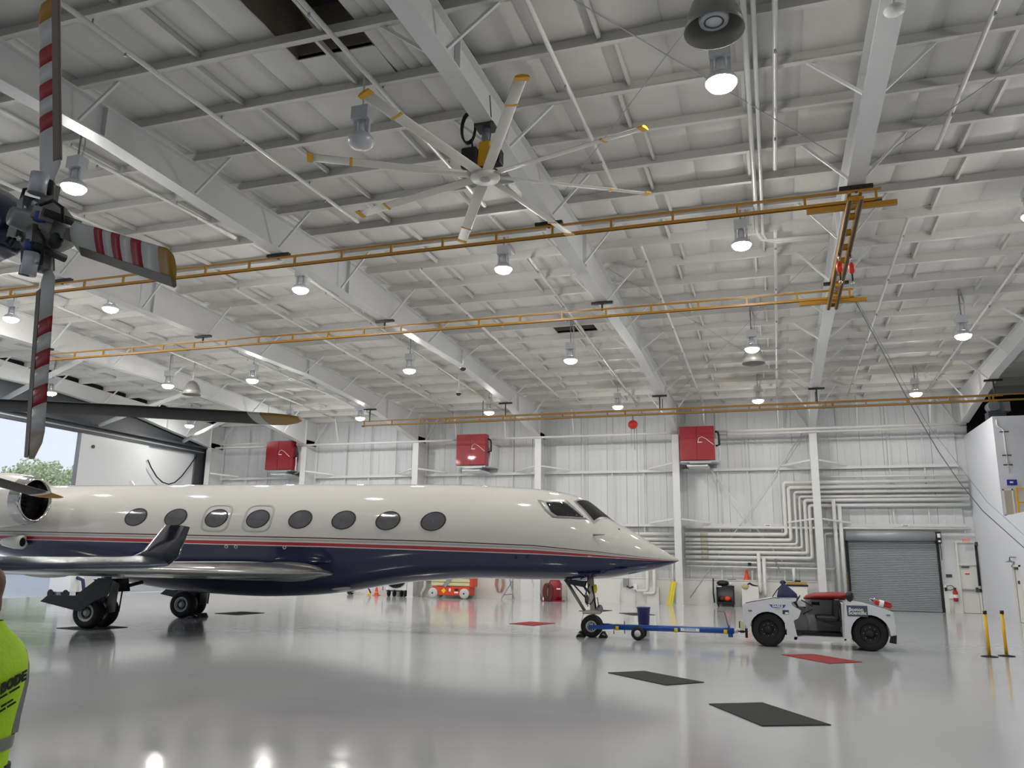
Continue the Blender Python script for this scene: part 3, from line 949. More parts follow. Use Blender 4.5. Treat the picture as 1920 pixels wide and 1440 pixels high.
tag(MB().cyl((-4.95, 41.2, 2.4), (-4.95, 41.2, .1), .05, n=8).build('wall_pipe', 'pipe_white'), 'thin white pipe dropping left of the column behind the nose', 'pipe')

# roll-up shutter: every slat is a piece
sh = struct_empty('door_3', 'grey steel roll-up shutter')
sl = MB().prism([(0, 0), (.0, .074), (-.022, .06), (-.022, .014)], lambda a, b_, d: (d, a, b_), 0, 3.74).mesh('slat', 'shutter_grey')
for k in range(38):
    inst('slat', sl, sh, (3.22, 41.52, .12+k*.079))
MB().box(3.22, 6.96, 41.46, 41.54, .02, .12).build('bottom_bar', 'mid_grey', sh)
MB().box(3.10, 3.22, 41.42, 41.6, 0, 3.2).build('guide_rail', 'black_paint', sh)
MB().box(6.96, 7.06, 41.42, 41.6, 0, 3.2).build('guide_rail', 'black_paint', sh)
MB().box(3.095, 3.105, 41.40, 41.42, .9, 1.7).build('hazard_strip', 'safety_yellow', sh)
MB().cyl((3.12, 41.28, 3.38), (6.9, 41.28, 3.38), .25, n=24).build('hood', 'shutter_grey', sh)
t = thing('door_motor', 'black shutter motor box beside the grey hood', 'motor', (7.02, 41.2, 3.3))
MB().box(-.10, .12, -.1, .2, -.26, .26).build('case', 'black_paint', t, bevel=.03)
MB().box(-.05, .08, -.115, -.1, .0, .18).build('label_plate', 'sign_white', t)
MB().box(-.02, .07, -.115, -.1, -.2, -.12).build('label_plate', 'sign_white', t)
MB().tube([(.05, 0, -.26), (.08, 0, -.6), (.07, 0, -1.0)], .015, 6).build('chain', 'dark_steel', t)

# exit door with transom
d4 = struct_empty('door_4', 'white exit door with panic bar')
MB().box(7.72, 7.80, 41.42, 41.60, 0, 3.15).build('frame_post', 'knee_white', d4)
MB().box(8.50, 8.58, 41.42, 41.60, 0, 3.15).build('frame_post', 'knee_white', d4)
MB().box(7.80, 8.50, 41.44, 41.60, 2.08, 2.16).build('frame_head', 'knee_white', d4)
MB().box(7.80, 8.50, 41.44, 41.60, 3.08, 3.15).build('frame_head', 'knee_white', d4)
MB().box(7.80, 8.50, 41.52, 41.58, 2.16, 3.08).build('transom_panel', 'wall_white', d4)
leaf = MB().box(7.81, 8.49, 41.50, 41.56, .01, 2.07).build('door_leaf', 'knee_white', d4)
MB().box(7.84, 8.46, 41.42, 41.48, .98, 1.05).build('panic_bar', 'galv', leaf)
MB().box(8.38, 8.46, 41.40, 41.49, .93, 1.13).build('latch_case', 'dark_steel', leaf)
MB().box(8.02, 8.20, 41.492, 41.50, 1.68, 1.74).build('notice', 'exit_red', leaf)
MB().box(7.90, 8.2, 41.43, 41.50, 1.98, 2.04).build('door_closer', 'dark_steel', leaf)
# exit sign
t = thing('exit_sign', 'pale exit sign with red letters hanging above the exit door', 'sign', (8.15, 41.2, 3.2))
MB().box(-.15, .15, -.02, .02, -.09, .09).build('plate', 'exit_pink', t)
text('lettering', 'EXIT', .15, 'exit_red', t, frame_m((0, -.022, 0), (1, 0, 0), (0, 0, 1), (0, -1, 0)), .001)
MB().cyl((0, 0, .09), (0, 0, .58), .012, n=6).build('stem', 'pipe_white', t)
# fire extinguisher with hose on the knee wall
t = thing('fire_extinguisher', 'red wall extinguisher with white hose loop beside the exit door', 'extinguisher', (7.52, 41.33, .78))
MB().lathe([(.001, -.28), (.09, -.27), (.10, -.2), (.10, .12), (.07, .2), (.03, .24)], n=16).build('cylinder', 'extinguisher_red', t)
MB().box(-.05, .05, -.03, .03, .24, .32).build('valve', 'dark_steel', t)
MB().tube([(.0, 0, .30), (-.12, -.02, .42), (-.3, -.02, .40), (-.36, -.02, .26), (-.22, -.02, .2), (.02, -.04, .28)], .018, 6).build('hose', 'dark_steel', t)
MB().lathe([(.101, -.12), (.101, .02)], n=16).build('paper_label', 'sign_white', t)
tag(MB().box(7.26, 7.44, 41.39, 41.44, .62, .92).build('junction_box', 'sign_white'), 'white junction box on the knee wall by the shutter', 'electric box')
for x, lab in ((7.28, 'left thin conduit below the white junction box'), (7.35, 'middle thin conduit below the white junction box'), (7.42, 'right thin conduit below the white junction box')):
    tag(MB().cyl((x, 41.42, .02), (x, 41.42, .62), .012, n=6).build('conduit', 'pipe_white'), lab, 'conduit')
tag(MB().box(7.12, 7.22, 41.40, 41.44, .95, 1.1).build('switch_plate', 'black_paint'), 'small black switch on knee wall next to the shutter', 'switch')
tag(MB().box(8.50, 8.6, 41.36, 41.42, .93, 1.08).build('switch_plate', 'black_paint'), 'small black switch in the corner right of the exit door', 'switch')
tag(MB().box(7.25, 7.5, 41.56, 41.60, 1.55, 1.68).build('wall_sign', 'dark_steel'), 'small dark sign between shutter and exit door', 'sign')
tag(MB().cyl((8.52, 41.3, 3.0), (8.52, 41.3, 1.2), .05, n=8).build('downpipe', 'black_paint'), 'black pipe in the corner right of the exit door', 'pipe')
tag(MB().box(8.5, 8.62, 41.2, 41.32, 2.95, 3.12).build('junction_box', 'dark_steel'), 'grey junction box above the black corner pipe', 'electric box')
tag(MB().box(-3.15+2.65, -3.15+2.95, 41.30, 41.34, 3.78, 3.90).build('girt_label', 'sign_white'), 'white arrow label on the girt by the bent pipes', 'sign')
tag(MB().box(6.1-.55, 6.1-.2, 41.3, 41.335, 3.80, 3.90).build('girt_label', 'sign_white'), 'white arrow label on the girt over the shutter', 'sign')
# black dashes on those labels
MB().box(-.45, -.25, 41.295, 41.30, 3.825, 3.855).build('arrow', 'black_paint', bpy.data.objects['girt_label'])
MB().box(5.62, 5.84, 41.295, 41.30, 3.835, 3.86).build('arrow', 'black_paint', bpy.data.objects['girt_label.001'])

# electrical gear on the knee wall under the nose
t = thing('disconnect_switch', 'grey electric disconnect with cable to a white box under the jet nose', 'electric box', (-7.3, 41.2, 1.0))
MB().box(-.14, .14, -.06, .08, -.2, .2).build('case', 'mid_grey', t, bevel=.02)
MB().tube([(.05, -.05, -.18), (.2, -.08, -.26), (.38, -.03, -.2)], .04, 8).build('plug_cable', 'dark_steel', t)
MB().box(.36, .56, -.03, .08, -.34, -.08).build('outlet_box', 'sign_white', t)
MB().cyl((.46, .05, -.34), (.46, .05, -.98), .02, n=6).build('conduit', 'pipe_white', t)
MB().cyl((-.3, .05, .0), (-.3, .05, -.98), .02, n=6).build('conduit', 'pipe_white', t)
tag(MB().box(-6.45+.2, -5.3-.35, 41.10, 41.29, 0.0, .82).build('wall_cabinet', 'knee_white'), 'low white cabinet on knee wall under the jet nose', 'cabinet')
# yellow wheel bumpers leaning by the column
for k in range(3):
    tag(MB().beam((-5.02+.11*k-.12, 40.15, .02), (-4.92+.1*k, 40.22, 1.12), .09, .05).build('bumper_strip', 'safety_yellow'), 'yellow foam strip leaning on the column behind the nose', 'bumper', 'yellow strips leaning on a column')

# office block fittings
t = thing('wall_conduit', 'white conduit with clamps on the office end wall', 'conduit', (8.95, 36.33, 5.4))
MB().tube(elbow([(-.22, 0, 2.45), (-.22, 0, 2.2), (-.02, 0, 2.05), (-.0, 0, .3)], .08), .035, 8).build('pipe', 'pipe_white', t)
for z in (1.95, 1.0, .62):
    MB().box(-.16, .16, -.03, .03, z-.02, z+.02).build('clamp', 'dark_steel', t)
t = thing('display_sign', 'small blue lit sign on the office end wall', 'sign', (9.02, 36.36, 5.32))
MB().box(-.17, .17, -.03, .03, -.11, .11).build('case', 'sign_blue', t)
MB().box(-.08, .04, -.035, -.03, -.03, .04).build('panel', 'sign_white', t)
t = thing('balcony_railing', 'yellow safety railing on the office balcony', 'railing', (9.1, 36.2, 4.0))
m_ = MB()
m_.box(-.03, .03, -.03, .03, 0, 1.1)
m_.build('post', 'post_yellow', t)
MB().box(0, 3.4, -.025, .025, 1.05, 1.1).build('top_rail', 'post_yellow', t)
MB().box(0, 3.4, -.025, .025, .5, .55).build('mid_rail', 'post_yellow', t)
for yy in (2.0, 3.4):
    MB().box(yy-.03, yy+.03, -.03, .03, 0, 1.05).build('post', 'post_yellow', t)
t = thing('balcony_gate', 'white framed gate panel at the balcony corner', 'gate', (8.64, 36.3, 4.0))
m_ = MB()
m_.box(0, .36, -.04, .0, 0, .06); m_.box(0, .36, -.04, .0, 1.0, 1.06); m_.box(0, .05, -.04, 0, 0, 1.06); m_.box(.31, .36, -.04, 0, 0, 1.06)
m_.build('gate_frame', 'knee_white', t)
MB().box(.05, .31, -.03, -.01, .06, 1.0).build('gate_panel', 'tan_panel', t)
d5 = struct_empty('door_5', 'white door in the lower office wall')
m_ = MB()
m_.box(8.55, 8.62, 35.80, 35.90, 0, 2.12); m_.box(8.55, 8.62, 34.85, 34.95, 0, 2.12); m_.box(8.55, 8.62, 34.85, 35.9, 2.05, 2.12)
m_.build('door_frame', 'knee_white', d5)
lf = MB().box(8.64, 8.70, 34.95, 35.80, .01, 2.05).build('door_leaf', 'knee_white', d5)
MB().box(8.61, 8.64, 35.3, 35.5, 1.42, 1.54).build('door_sign', 'dark_steel', lf)
MB().box(8.60, 8.64, 35.35, 35.75, 1.95, 2.02).build('door_closer', 'dark_steel', lf)
t = thing('gooseneck_lamp', 'grey gooseneck lamp over the office door', 'lamp', (8.53, 35.6, 2.35))
MB().tube([(0, -.5, .05), (-.06, -.3, .06), (-.06, .02, .06), (-.06, .1, 0), (-.06, .1, -.06)], .022, 8).build('arm', 'grey_steel', t)
MB().lathe([(.03, -.05), (.08, -.09), (.19, -.13), (.18, -.13), (.02, -.08)], o=(-.06, .1, 0), n=18).build('shade', 'grey_steel', t)
t = thing('ceiling_actuator', 'dark winch machinery beside the office block top', 'machine', (8.75, 37.2, 8.0))
MB().box(-.15, .5, -.3, .3, 0.01, .3).build('base', 'dark_steel', t)
MB().cyl((.1, -.25, .55), (.1, .35, .55), .22, n=14).build('motor', 'grey_steel', t)
MB().box(.2, .7, -.2, .2, .3, .7).build('gearbox', 'grey_steel', t)

# ================================================================ things standing along the back wall
# grey service cart with screen
t = thing('tool_cart', 'black rolling tool cart with reels on top beside the tractor', 'cart', (-2.45, 40.9, 0))
MB().box(-.40, .42, -.25, .25, .10, .22).build('base', 'cart_black', t)
for sx in (-.40, .36):
    MB().box(sx, sx+.06, -.25, .25, .2, .92).build('side', 'cart_black', t)
MB().box(-.40, .42, -.25, .25, .90, .97).build('top', 'cart_black', t)
MB().box(-.34, .36, .18, .22, .2, .9).build('back_panel', 'mid_grey', t)
for k, (dx, c) in enumerate(((-.15, 'hose_rust'), (.1, 'cone_orange'))):
    MB().ell((dx, 0, .36), .18, .16, .13, 12, 6).build('hose_bundle', c, t)
MB().ell((-.1, 0, 1.08), .3, .2, .14, 12, 6).build('bag', 'vinyl_black', t)
MB().cyl((.25, 0, .97), (.25, 0, 1.12), .07, n=12).build('jar', 'sign_white', t)
MB().tube([(-.52, 0, .15), (-.56, 0, .6), (-.54, 0, 1.3)], .035, 8).build('push_handle', 'cart_black', t)
for sx in (-.34, .34):
    for sy in (-.18, .18):
        MB().cyl((sx-.025, sy, .055), (sx+.025, sy, .055), .055, n=12).build('caster', 'black_rubber', t)
MB().box(-.38, -.15, -.255, -.25, .91, .95).build('label_strip', 'sign_white', t)
# white cabinet with cloth
t = thing('side_cabinet', 'white cabinet with a cloth draped over one corner behind the tractor', 'cabinet', (-1.3, 40.85, 0))
MB().box(-.38, .40, -.28, .3, .0, .95).build('body', 'knee_white', t, bevel=.01)
MB().box(-.36, .38, -.295, -.28, .04, .92).build('door', 'knee_white', t)
tag(MB().ell((-1.5, 40.62, .93), .19, .14, .14, 14, 8).build('cloth', 'cloth_beige'), 'beige cloth lying on the white cabinet corner', 'cloth')
tag(MB().tube([(-1.45, 40.7, 1.02), (-1.3, 40.7, 1.10), (-1.15, 40.7, 1.02), (-.92, 40.7, .985)], [.02, .05, .04, .02], 8).build('air_gun', 'black_rubber'), 'black hand tool lying on the white cabinet', 'tool')
# cones
def cone(loc, lab, rod=False):
    t = thing('traffic_cone', lab, 'cone', loc)
    MB().box(-.16, .16, -.16, .16, 0, .03).build('base', 'cone_orange', t)
    MB().lathe([(.13, .03), (.04, .46), (.03, .5), (.001, .5)], n=16).build('body', 'cone_orange', t)
    if rod:
        MB().lathe([(.101, .17), (.076, .28)], n=16).build('stripe', 'sign_white', t)
    return t
cone((-1.45, 41.44, 1.24), 'orange traffic cone standing on the knee wall ledge')
cone((-21.05, 40.9, 0), 'orange traffic cone with pale band on the floor by the back wall', True)
tag(MB().box(-2.35, -1.95, 41.40, 41.48, 1.24, 1.27).build('wiper_blade', 'dark_steel'), 'dark flat tool lying on the knee wall ledge left of the cone', 'tool')
tag(MB().box(.35, .85, 41.40, 41.48, 1.24, 1.27).build('wiper_blade', 'dark_steel'), 'dark flat tool lying on the knee wall ledge above the tractor', 'tool')
tag(MB().box(-1.35, -1.2, 41.16, 41.2, 1.92, 2.06).build('wall_gauge', 'black_paint'), 'small black gauge fixed on the thin wall pipe', 'gauge')
# wall panel board behind the tractor and tools hanging
tag(MB().beam((-.1, 41.12, 2.27), (.12, 41.12, 1.6), .04, .04).build('hanging_rod', 'grey_steel'), 'grey rod hanging from the lowest bent pipe', 'rod')
# scissor lift under the nose
t = thing('scissor_lift', 'orange and cream scissor lift parked by the back wall', 'lift', (-16.3, 40.4, 0))
MB().box(-1.05, 1.05, -.38, .38, .16, .62).build('chassis', 'lift_orange', t, bevel=.02)
for sx in (-.98, .78):
    for sy in (-.42, .42):
        w_ = MB().lathe([(.001, -.09), (.12, -.09), (.2, -.08), (.26, -.05), (.26, .05), (.2, .08), (.12, .09), (.001, .09)], o=(sx, sy, .27), axis=(0, 1, 0), n=20).build('wheel', 'wheel_white', t)
        MB().cyl((sx, sy-.095, .27), (sx, sy+.095, .27), .05, n=10).build('hub', 'dark_steel', w_)
for k in range(4):
    MB().box(-1.1, 1.05, -.40+.0, .38, .66+.19*k, .82+.19*k).build('guard_rail', 'lift_cream', t)
MB().beam((-.35, -.43, .62), (.25, -.43, 1.4), .2, .03, (0, 1, 0)).build('scissor_arm', 'mid_grey', t)
MB().box(1.05, 1.2, -.38, .38, .6, 1.5).build('ladder_end', 'lift_orange', t)
MB().prism([(0, -.14), (.14, 0), (0, .14), (-.14, 0)], lambda a, b_, d: (-.4+a, d, .40+b_), -.385, -.38).build('warning_sign', 'yellow_band', t)
MB().box(-.1, .0, -.385, -.38, .36, .52).build('sticker', 'sign_white', t)
MB().box(.2, .42, -.385, -.38, .28, .36).build('sticker', 'sign_white', t)
MB().box(.22, .42, -.40, -.38, .40, .50).build('control_port', 'black_paint', t)
# hose cart
t = thing('hose_cart', 'white wheeled cart draped with black hose by the back wall', 'cart', (-19.6, 40.7, 0))
MB().box(-.65, .6, -.3, .3, .32, .95).build('tub', 'sign_white', t, bevel=.03)
for k in range(5):
    pts = []
    for i in range(13):
        a = PI+PI*i/12
        pts.append((-.05+(.55-.04*k)*math.cos(a), -.36-.012*k, .90+(.42-.07*k)*math.sin(a)))
    MB().tube(pts, .035, 6).build('hose', 'black_rubber', t)
MB().ell((.72, -.1, .8), .16, .2, .4, 12, 8).build('hose_coil', 'black_rubber', t)
for sx in (-.45, -.12, .3, .55):
    MB().cyl((sx-.04, -.3, .17), (sx+.04, -.3, .17), .17, n=16).build('wheel', 'black_rubber', t)
MB().tube([(-.66, -.3, .9), (-.78, -.35, .88), (-.8, -.35, .3)], .02, 6).build('handle', 'dark_steel', t)
MB().box(-.62, .58, -.28, .28, .26, .32).build('frame', 'dark_steel', t)
# small floor tools left of the cone
t = thing('floor_dolly', 'small floor dolly with black wheels and upright handle', 'dolly', (-22.6, 40.9, 0))
for sy in (-.12, .12):
    MB().cyl((-.05, sy-.03, .14), (-.05, sy+.03, .14), .14, n=14).build('wheel', 'black_rubber', t)
MB().cyl((.25, 0, .12), (.25, 0, .8), .02, n=6).build('handle', 'pipe_white', t)
MB().box(-.1, .5, -.1, .1, .12, .16).build('deck', 'wheel_white', t)
tag(MB().tube([(-21.75, 40.8, .40), (-21.6, 40.8, .48), (-21.45, 40.8, .3), (-21.35, 40.8, .12)], .04, 6).build('nozzle', 'black_rubber'), 'black hose nozzle leaning beside the orange cone', 'nozzle')
tag(MB().ell((-21.45, 40.8, .07), .12, .1, .06, 10, 6).build('sponge', 'yellow_band'), 'yellow pad on the floor beside the orange cone', 'pad')
# bin hanging off the column + slide chute
t = thing('wall_bin', 'grey open bin mounted beside the column behind the cabin', 'bin', (-17.9, 41.1, .95))
MB().prism([(-.38, 0), (.34, 0), (.45, .42), (-.42, .42)], lambda a, b_, d: (a, d, b_), -.25, .25).build('tub', 'mid_grey', t)
MB().box(-.42, .45, -.26, .26, .42, .58).build('rim', 'black_paint', t)
tag(MB().tube([(-18.2, 41.0, .95), (-18.2, 41.0, .5), (-18.42, 41.0, .2), (-18.38, 41.0, .0)], .09, 8).build('drain_hose', 'knee_white'), 'white flexible hose below the grey wall bin', 'hose')
# coiled rope, step ladder, white board, trolley ladder, red reel unit
t = thing('hose_loop', 'salmon hose hung in long loops on the back wall', 'hose', (-14.0, 41.22, .9))
for k in range(4):
    w_ = .08+.045*k
    MB().tube([(-w_, 0, .3), (-w_-.05, -.02, -.2), (-w_*.6, -.03, -.55), (w_*.6, -.03, -.55), (w_+.05, -.02, -.2), (w_, 0, .3), (0, 0, .42)], .016, 5, closed=True).build('loop', 'hose_salmon', t)
t = thing('tripod_stand', 'folded silver tripod stand by the back wall', 'stand', (-13.35, 40.9, 0))
MB().beam((-.45, 0, .02), (.3, 0, 1.2), .05, .05).build('leg', 'galv', t)
MB().beam((.25, 0, .02), (-.05, 0, 1.2), .05, .05).build('leg', 'galv', t)
MB().beam((-.35, .0, .22), (.15, 0, .28), .03, .03).build('cross_bar', 'dark_steel', t)
MB().beam((.1, .2, .02), (.15, .05, 1.2), .05, .05).build('leg', 'galv', t)
tag(MB().box(-12.85, -12.15, 41.22, 41.28, .0, 1.05).build('white_board', 'sign_white'), 'plain white board leaning on the knee wall', 'board')
t = thing('step_ladder', 'white step ladder with black feet by the back wall', 'ladder', (-12.35, 40.6, 0))
for dy in (-.02,):
    for dx in (0, .35):
        leg = MB().beam((.55+dx, dy, .04), (.05+dx*.7, dy+.35, 1.5), .07, .04).build('rail', 'sign_white', t)
        MB().box(.50+dx, .62+dx, dy-.05, dy+.05, 0, .09).build('foot', 'black_rubber', leg)
for k in range(4):
    f_ = (k+.6)/5
    MB().box(.55-.5*f_, .92-.6*f_, -.02+.35*f_, .08+.35*f_, 1.5*f_, 1.5*f_+.03).build('rung', 'sign_white', t)
t = thing('hose_reel_unit', 'red tank unit with thick rust hose by the back wall', 'hose reel', (-10.95, 40.6, 0))
MB().box(-.5, .55, -.35, .35, 0, .06).build('base', 'foam_red', t)
MB().lathe([(.001, .06), (.36, .06), (.36, .85), (.25, 1.05), (.08, 1.15), (.001, 1.17)], o=(.12, 0, 0), n=20).build('tank', 'foam_red', t)
for k in range(4):
    pts = [(-.25+.06*k+.30*math.cos(a)*.5, -.34-.02*k, .45+.42*math.sin(a)) for a in [2*PI*i/12 for i in range(12)]]
    MB().tube(pts, .045, 6, closed=True).build('hose', 'hose_rust', t)
MB().tube([(.1, 0, 1.15), (.1, 0, 1.3), (.35, 0, 1.32), (.38, 0, 1.1)], .025, 6).build('handle', 'foam_red', t)
MB().box(.3, .5, -.38, -.35, .6, .66).build('label_plate', 'sign_white', t)
MB().box(-.42, -.36, -.38, -.35, .05, .2).build('label_plate', 'sign_white', t)
tag(MB().cyl((-10.35, 41.26, .0), (-10.35, 41.26, 1.1), .025, n=6).build('wall_conduit', 'pipe_white'), 'thin white conduit right of the red tank unit', 'conduit')
# equipment near the open doorway
t = thing('ground_power_unit', 'pale boxy cabinet standing by the open hangar doorway', 'cabinet', (-31.6, 30.3, 0))
MB().box(-.75, .45, -.4, .4, .25, 1.0).build('body', 'sign_white', t, bevel=.03)
MB().box(-1.0, -.78, -.1, .1, 0, 1.0).build('post', 'mid_grey', t)
for sx in (-.6, .3):
    MB().cyl((sx, -.42, .18), (sx, -.34, .18), .18, n=14).build('wheel', 'black_rubber', t)
    MB().cyl((sx, .34, .18), (sx, .42, .18), .18, n=14).build('wheel', 'black_rubber', t)
MB().tube([(.45, 0, .9), (.8, 0, .8), (.9, .05, .3), (.7, 0, .05)], .08, 8).build('cable', 'denim', t)

# stanchion posts
def post(x, y, lab):
    t = thing('barrier_post', lab, 'post', (x, y, 0))
    MB().lathe([(.001, 0), (.18, 0), (.18, .012), (.06, .03), (.001, .03)], n=24).build('base', 'black_rubber', t)
    MB().cyl((0, 0, .03), (0, 0, .99), .036, n=14).build('tube', 'post_yellow', t)
    MB().cyl((0, 0, .95), (0, 0, 1.03), .042, n=14).build('head', 'black_paint', t)
    MB().cyl((0, 0, 1.0), (0, 0, 1.035), .037, n=14).build('cap', 'post_yellow', t)
    MB().box(-.012, .012, -.06, -.035, .955, 1.02).build('belt_clip', 'black_paint', t)
post(4.55, 21.85, 'yellow barrier post nearer the tow tractor')
post(4.98, 22.2, 'yellow barrier post nearer the office wall')

# floor mats (real corners on the floor)
def floor_mat(c, m, lab):
    cx, cy = sum(p[0] for p in c)/4, sum(p[1] for p in c)/4
    mb = MB().prism([(p[0]-cx, p[1]-cy) for p in c], lambda a, b_, d: (a, b_, d), .0, .012)
    o = mb.build('floor_mat', m)
    o.location = (cx, cy, 0)
    tag(o, lab, 'mat')
floor_mat([(-3.09, 15.41), (-2.50, 15.93), (-1.31, 14.91), (-1.88, 14.30)], 'mat_black', 'black rubber mat on open floor, the one nearer the tow bar')
floor_mat([(-1.06, 12.72), (-.32, 13.15), (.55, 11.74), (-.29, 11.32)], 'mat_black', 'black rubber mat lying alone on the open floor, largest looking')
floor_mat([(-.02, 20.07), (.68, 20.52), (1.61, 19.35), (.92, 18.73)], 'mat_red', 'red rubber mat in front of the tow tractor')
floor_mat([(-8.35, 25.6), (-7.98, 26.75), (-7.05, 26.5), (-7.42, 25.2)], 'mat_red', 'red rubber mat behind the jet nose wheel')
floor_mat([(-7.9, 33.4), (-7.45, 34.9), (-6.7, 34.5), (-7.15, 33.0)], 'mat_black', 'black rubber mat seen past the nose gear leg')
floor_mat([(-6.15, 33.0), (-5.4, 33.6), (-4.65, 32.6), (-5.4, 31.9)], 'mat_black', 'black rubber mat beyond the blue bin')
floor_mat([(-19.1, 24.8), (-18.9, 26.1), (-17.8, 25.9), (-18.0, 24.6)], 'mat_black', 'black rubber mat beside the far main wheels')
floor_mat([(-18.9, 17.9), (-18.7, 19.2), (-17.5, 19.0), (-17.7, 17.7)], 'mat_black', 'black rubber mat under the near main wheels')
# blue waste bin
t = thing('waste_bin', 'blue waste bin standing behind the tow bar', 'bin', (-4.0, 25.6, 0))
MB().lathe([(.001, .02), (.155, .02), (.16, .0), (.20, .62), (.215, .63), (.215, .66), (.19, .66), (.15, .05), (.001, .05)], n=24).build('tub', 'bin_blue', t)
# ================================================================ business jet
JET = thing('business_jet', 'white and navy twin-engine business jet with red stripe being towed', 'airplane', (-4.92, 22.40, 0), math.atan2(.126, .992))
# station, top, bottom, height of widest point, half width
SEC = [(2.385, 2.085, 2.06, 2.072, .012), (2.30, 2.14, 2.02, 2.075, .085), (2.10, 2.265, 1.935, 2.085, .22), (1.92, 2.375, 1.87, 2.10, .33), (1.49, 2.64, 1.77, 2.16, .57), (1.06, 2.90, 1.68, 2.25, .78),
       (.66, 3.10, 1.595, 2.33, .93), (.35, 3.34, 1.555, 2.40, 1.03), (.08, 3.56, 1.53, 2.47, 1.10), (-.13, 3.70, 1.51, 2.52, 1.15), (-.51, 3.85, 1.495, 2.60, 1.21), (-.89, 3.94, 1.49, 2.66, 1.25), (-1.5, 4.02, 1.49, 2.72, 1.29), (-2.3, 4.07, 1.49, 2.78, 1.32), (-3.3, 4.13, 1.49, 2.80, 1.33),
       (-4.44, 4.155, 1.42, 2.8, 1.33), (-5.39, 4.16, 1.33, 2.8, 1.33), (-6.36, 4.16, 1.17, 2.8, 1.33), (-7.33, 4.16, 1.01, 2.8, 1.33), (-8.2, 4.16, .92, 2.8, 1.33), (-9.7, 4.16, .85, 2.8, 1.33), (-11.2, 4.16, .88, 2.8, 1.33), (-13, 4.16, .99, 2.8, 1.33), (-14.8, 4.16, 1.25, 2.8, 1.33), (-16.3, 4.15, 1.5, 2.82, 1.31), (-18.5, 4.12, 1.85, 2.95, 1.2), (-20.5, 4.05, 2.35, 3.1, .95), (-22.5, 3.95, 2.85, 3.35, .62), (-24.5, 3.8, 3.3, 3.55, .25), (-25.2, 3.7, 3.5, 3.6, .08)]
def jsec(s):
    if s >= SEC[0][0]: return SEC[0][1:]
    for a, b_ in zip(SEC, SEC[1:]):
        if s >= b_[0]:
            k = (a[0]-s)/(a[0]-b_[0])
            return tuple(a[i]+(b_[i]-a[i])*k for i in range(1, 5))
    return SEC[-1][1:]
def jhalf(s, z):
    zt, zb, zw, hw = jsec(s)
    k = (z-zw)/((zt-zw) if z > zw else (zb-zw))
    return hw*math.sqrt(max(0, 1-k*k))
def jsurf(s, z, side=-1, off=0.0):
    """point on the skin at station s and height z, pushed out by off"""
    e = .01
    y = jhalf(s, z)
    zt, zb, zw, hw = jsec(s)
    h = (zt-zw) if z > zw else (zw-zb)
    n = Vector((-(jhalf(s+.05, z)-jhalf(s-.05, z))/.1, 1, 0))
    dydz = (jhalf(s, z+e)-jhalf(s, z-e))/(2*e)
    n = Vector((-(jhalf(s+.05, z)-jhalf(s-.05, z))/.1, 1, -dydz)).normalized()
    p = Vector((s, y, z))+n*off
    return Vector((p.x, p.y*(-side) if side < 0 else p.y, p.z)) if False else Vector((p.x, p.y*side, p.z))
# livery: stripes follow the cabin and run together at the nose
jm = bpy.data.materials.new('jet_livery')
jm.use_nodes = True
nt = jm.node_tree
b = nt.nodes['Principled BSDF']
tc = nt.nodes.new('ShaderNodeTexCoord')
sp = nt.nodes.new('ShaderNodeSeparateXYZ')
nt.links.new(tc.outputs['Object'], sp.inputs[0])
def curve(pts, lo, hi):
    """piecewise curve of the station x -> height, via map range and float curve"""
    m1 = nt.nodes.new('ShaderNodeMapRange')
    m1.inputs['From Min'].default_value = -25.5; m1.inputs['From Max'].default_value = 2.5
    nt.links.new(sp.outputs['X'], m1.inputs['Value'])
    fc = nt.nodes.new('ShaderNodeFloatCurve')
    c = fc.mapping.curves[0]
    q = [((x+25.5)/28.0, (z-lo)/(hi-lo)) for x, z in pts]
    c.points[0].location = q[0]; c.points[1].location = q[-1]
    for p in q[1:-1]:
        c.points.new(*p)
    for p in c.points: p.handle_type = 'VECTOR'
    fc.mapping.update()
    nt.links.new(m1.outputs[0], fc.inputs['Value'])
    m2 = nt.nodes.new('ShaderNodeMapRange')
    m2.inputs['To Min'].default_value = lo; m2.inputs['To Max'].default_value = hi
    nt.links.new(fc.outputs[0], m2.inputs['Value'])
    return m2.outputs[0]
hi_ = curve([(-25.5, 2.74), (-15.4, 2.645), (-10.8, 2.60), (-7.5, 2.565), (-4.4, 2.515), (-1.44, 2.43), (.27, 2.275), (1.5, 2.15), (2.5, 2.065)], 1.9, 2.9)
lo_ = curve([(-25.5, 2.46), (-15.4, 2.375), (-10.8, 2.32), (-7.5, 2.29), (-4.4, 2.235), (-1.44, 2.175), (0, 2.125), (1.5, 2.07), (2.5, 2.045)], 1.9, 2.9)
def mth(op, a, c):
    n_ = nt.nodes.new('ShaderNodeMath'); n_.operation = op
    for i, v in enumerate((a, c)):
        if isinstance(v, (int, float)): n_.inputs[i].default_value = v
        else: nt.links.new(v, n_.inputs[i])
    return n_.outputs[0]
fac = mth('DIVIDE', mth('SUBTRACT', sp.outputs['Z'], lo_), mth('SUBTRACT', hi_, lo_))   # 0 at navy edge, 1 at top pinstripe
fac = mth('ADD', mth('MULTIPLY', fac, .4), .3)
cr = nt.nodes.new('ShaderNodeValToRGB')
cr.color_ramp.interpolation = 'CONSTANT'
els = cr.color_ramp.elements
W_, NV, RD, GY, DK = lin('#d2d0ca'), lin('#131c44'), lin('#a81f2b'), lin('#a7aaa6'), lin('#571420')
stops = [(0, NV), (.30, W_), (.335, RD), (.465, W_), (.525, GY), (.595, W_), (.635, DK), (.68, W_), (1.0, W_)]
els[0].position = 0; els[0].color = stops[0][1]
els[1].position = 1; els[1].color = W_
for p, c in stops[1:-1]:
    e = els.new(p); e.color = c
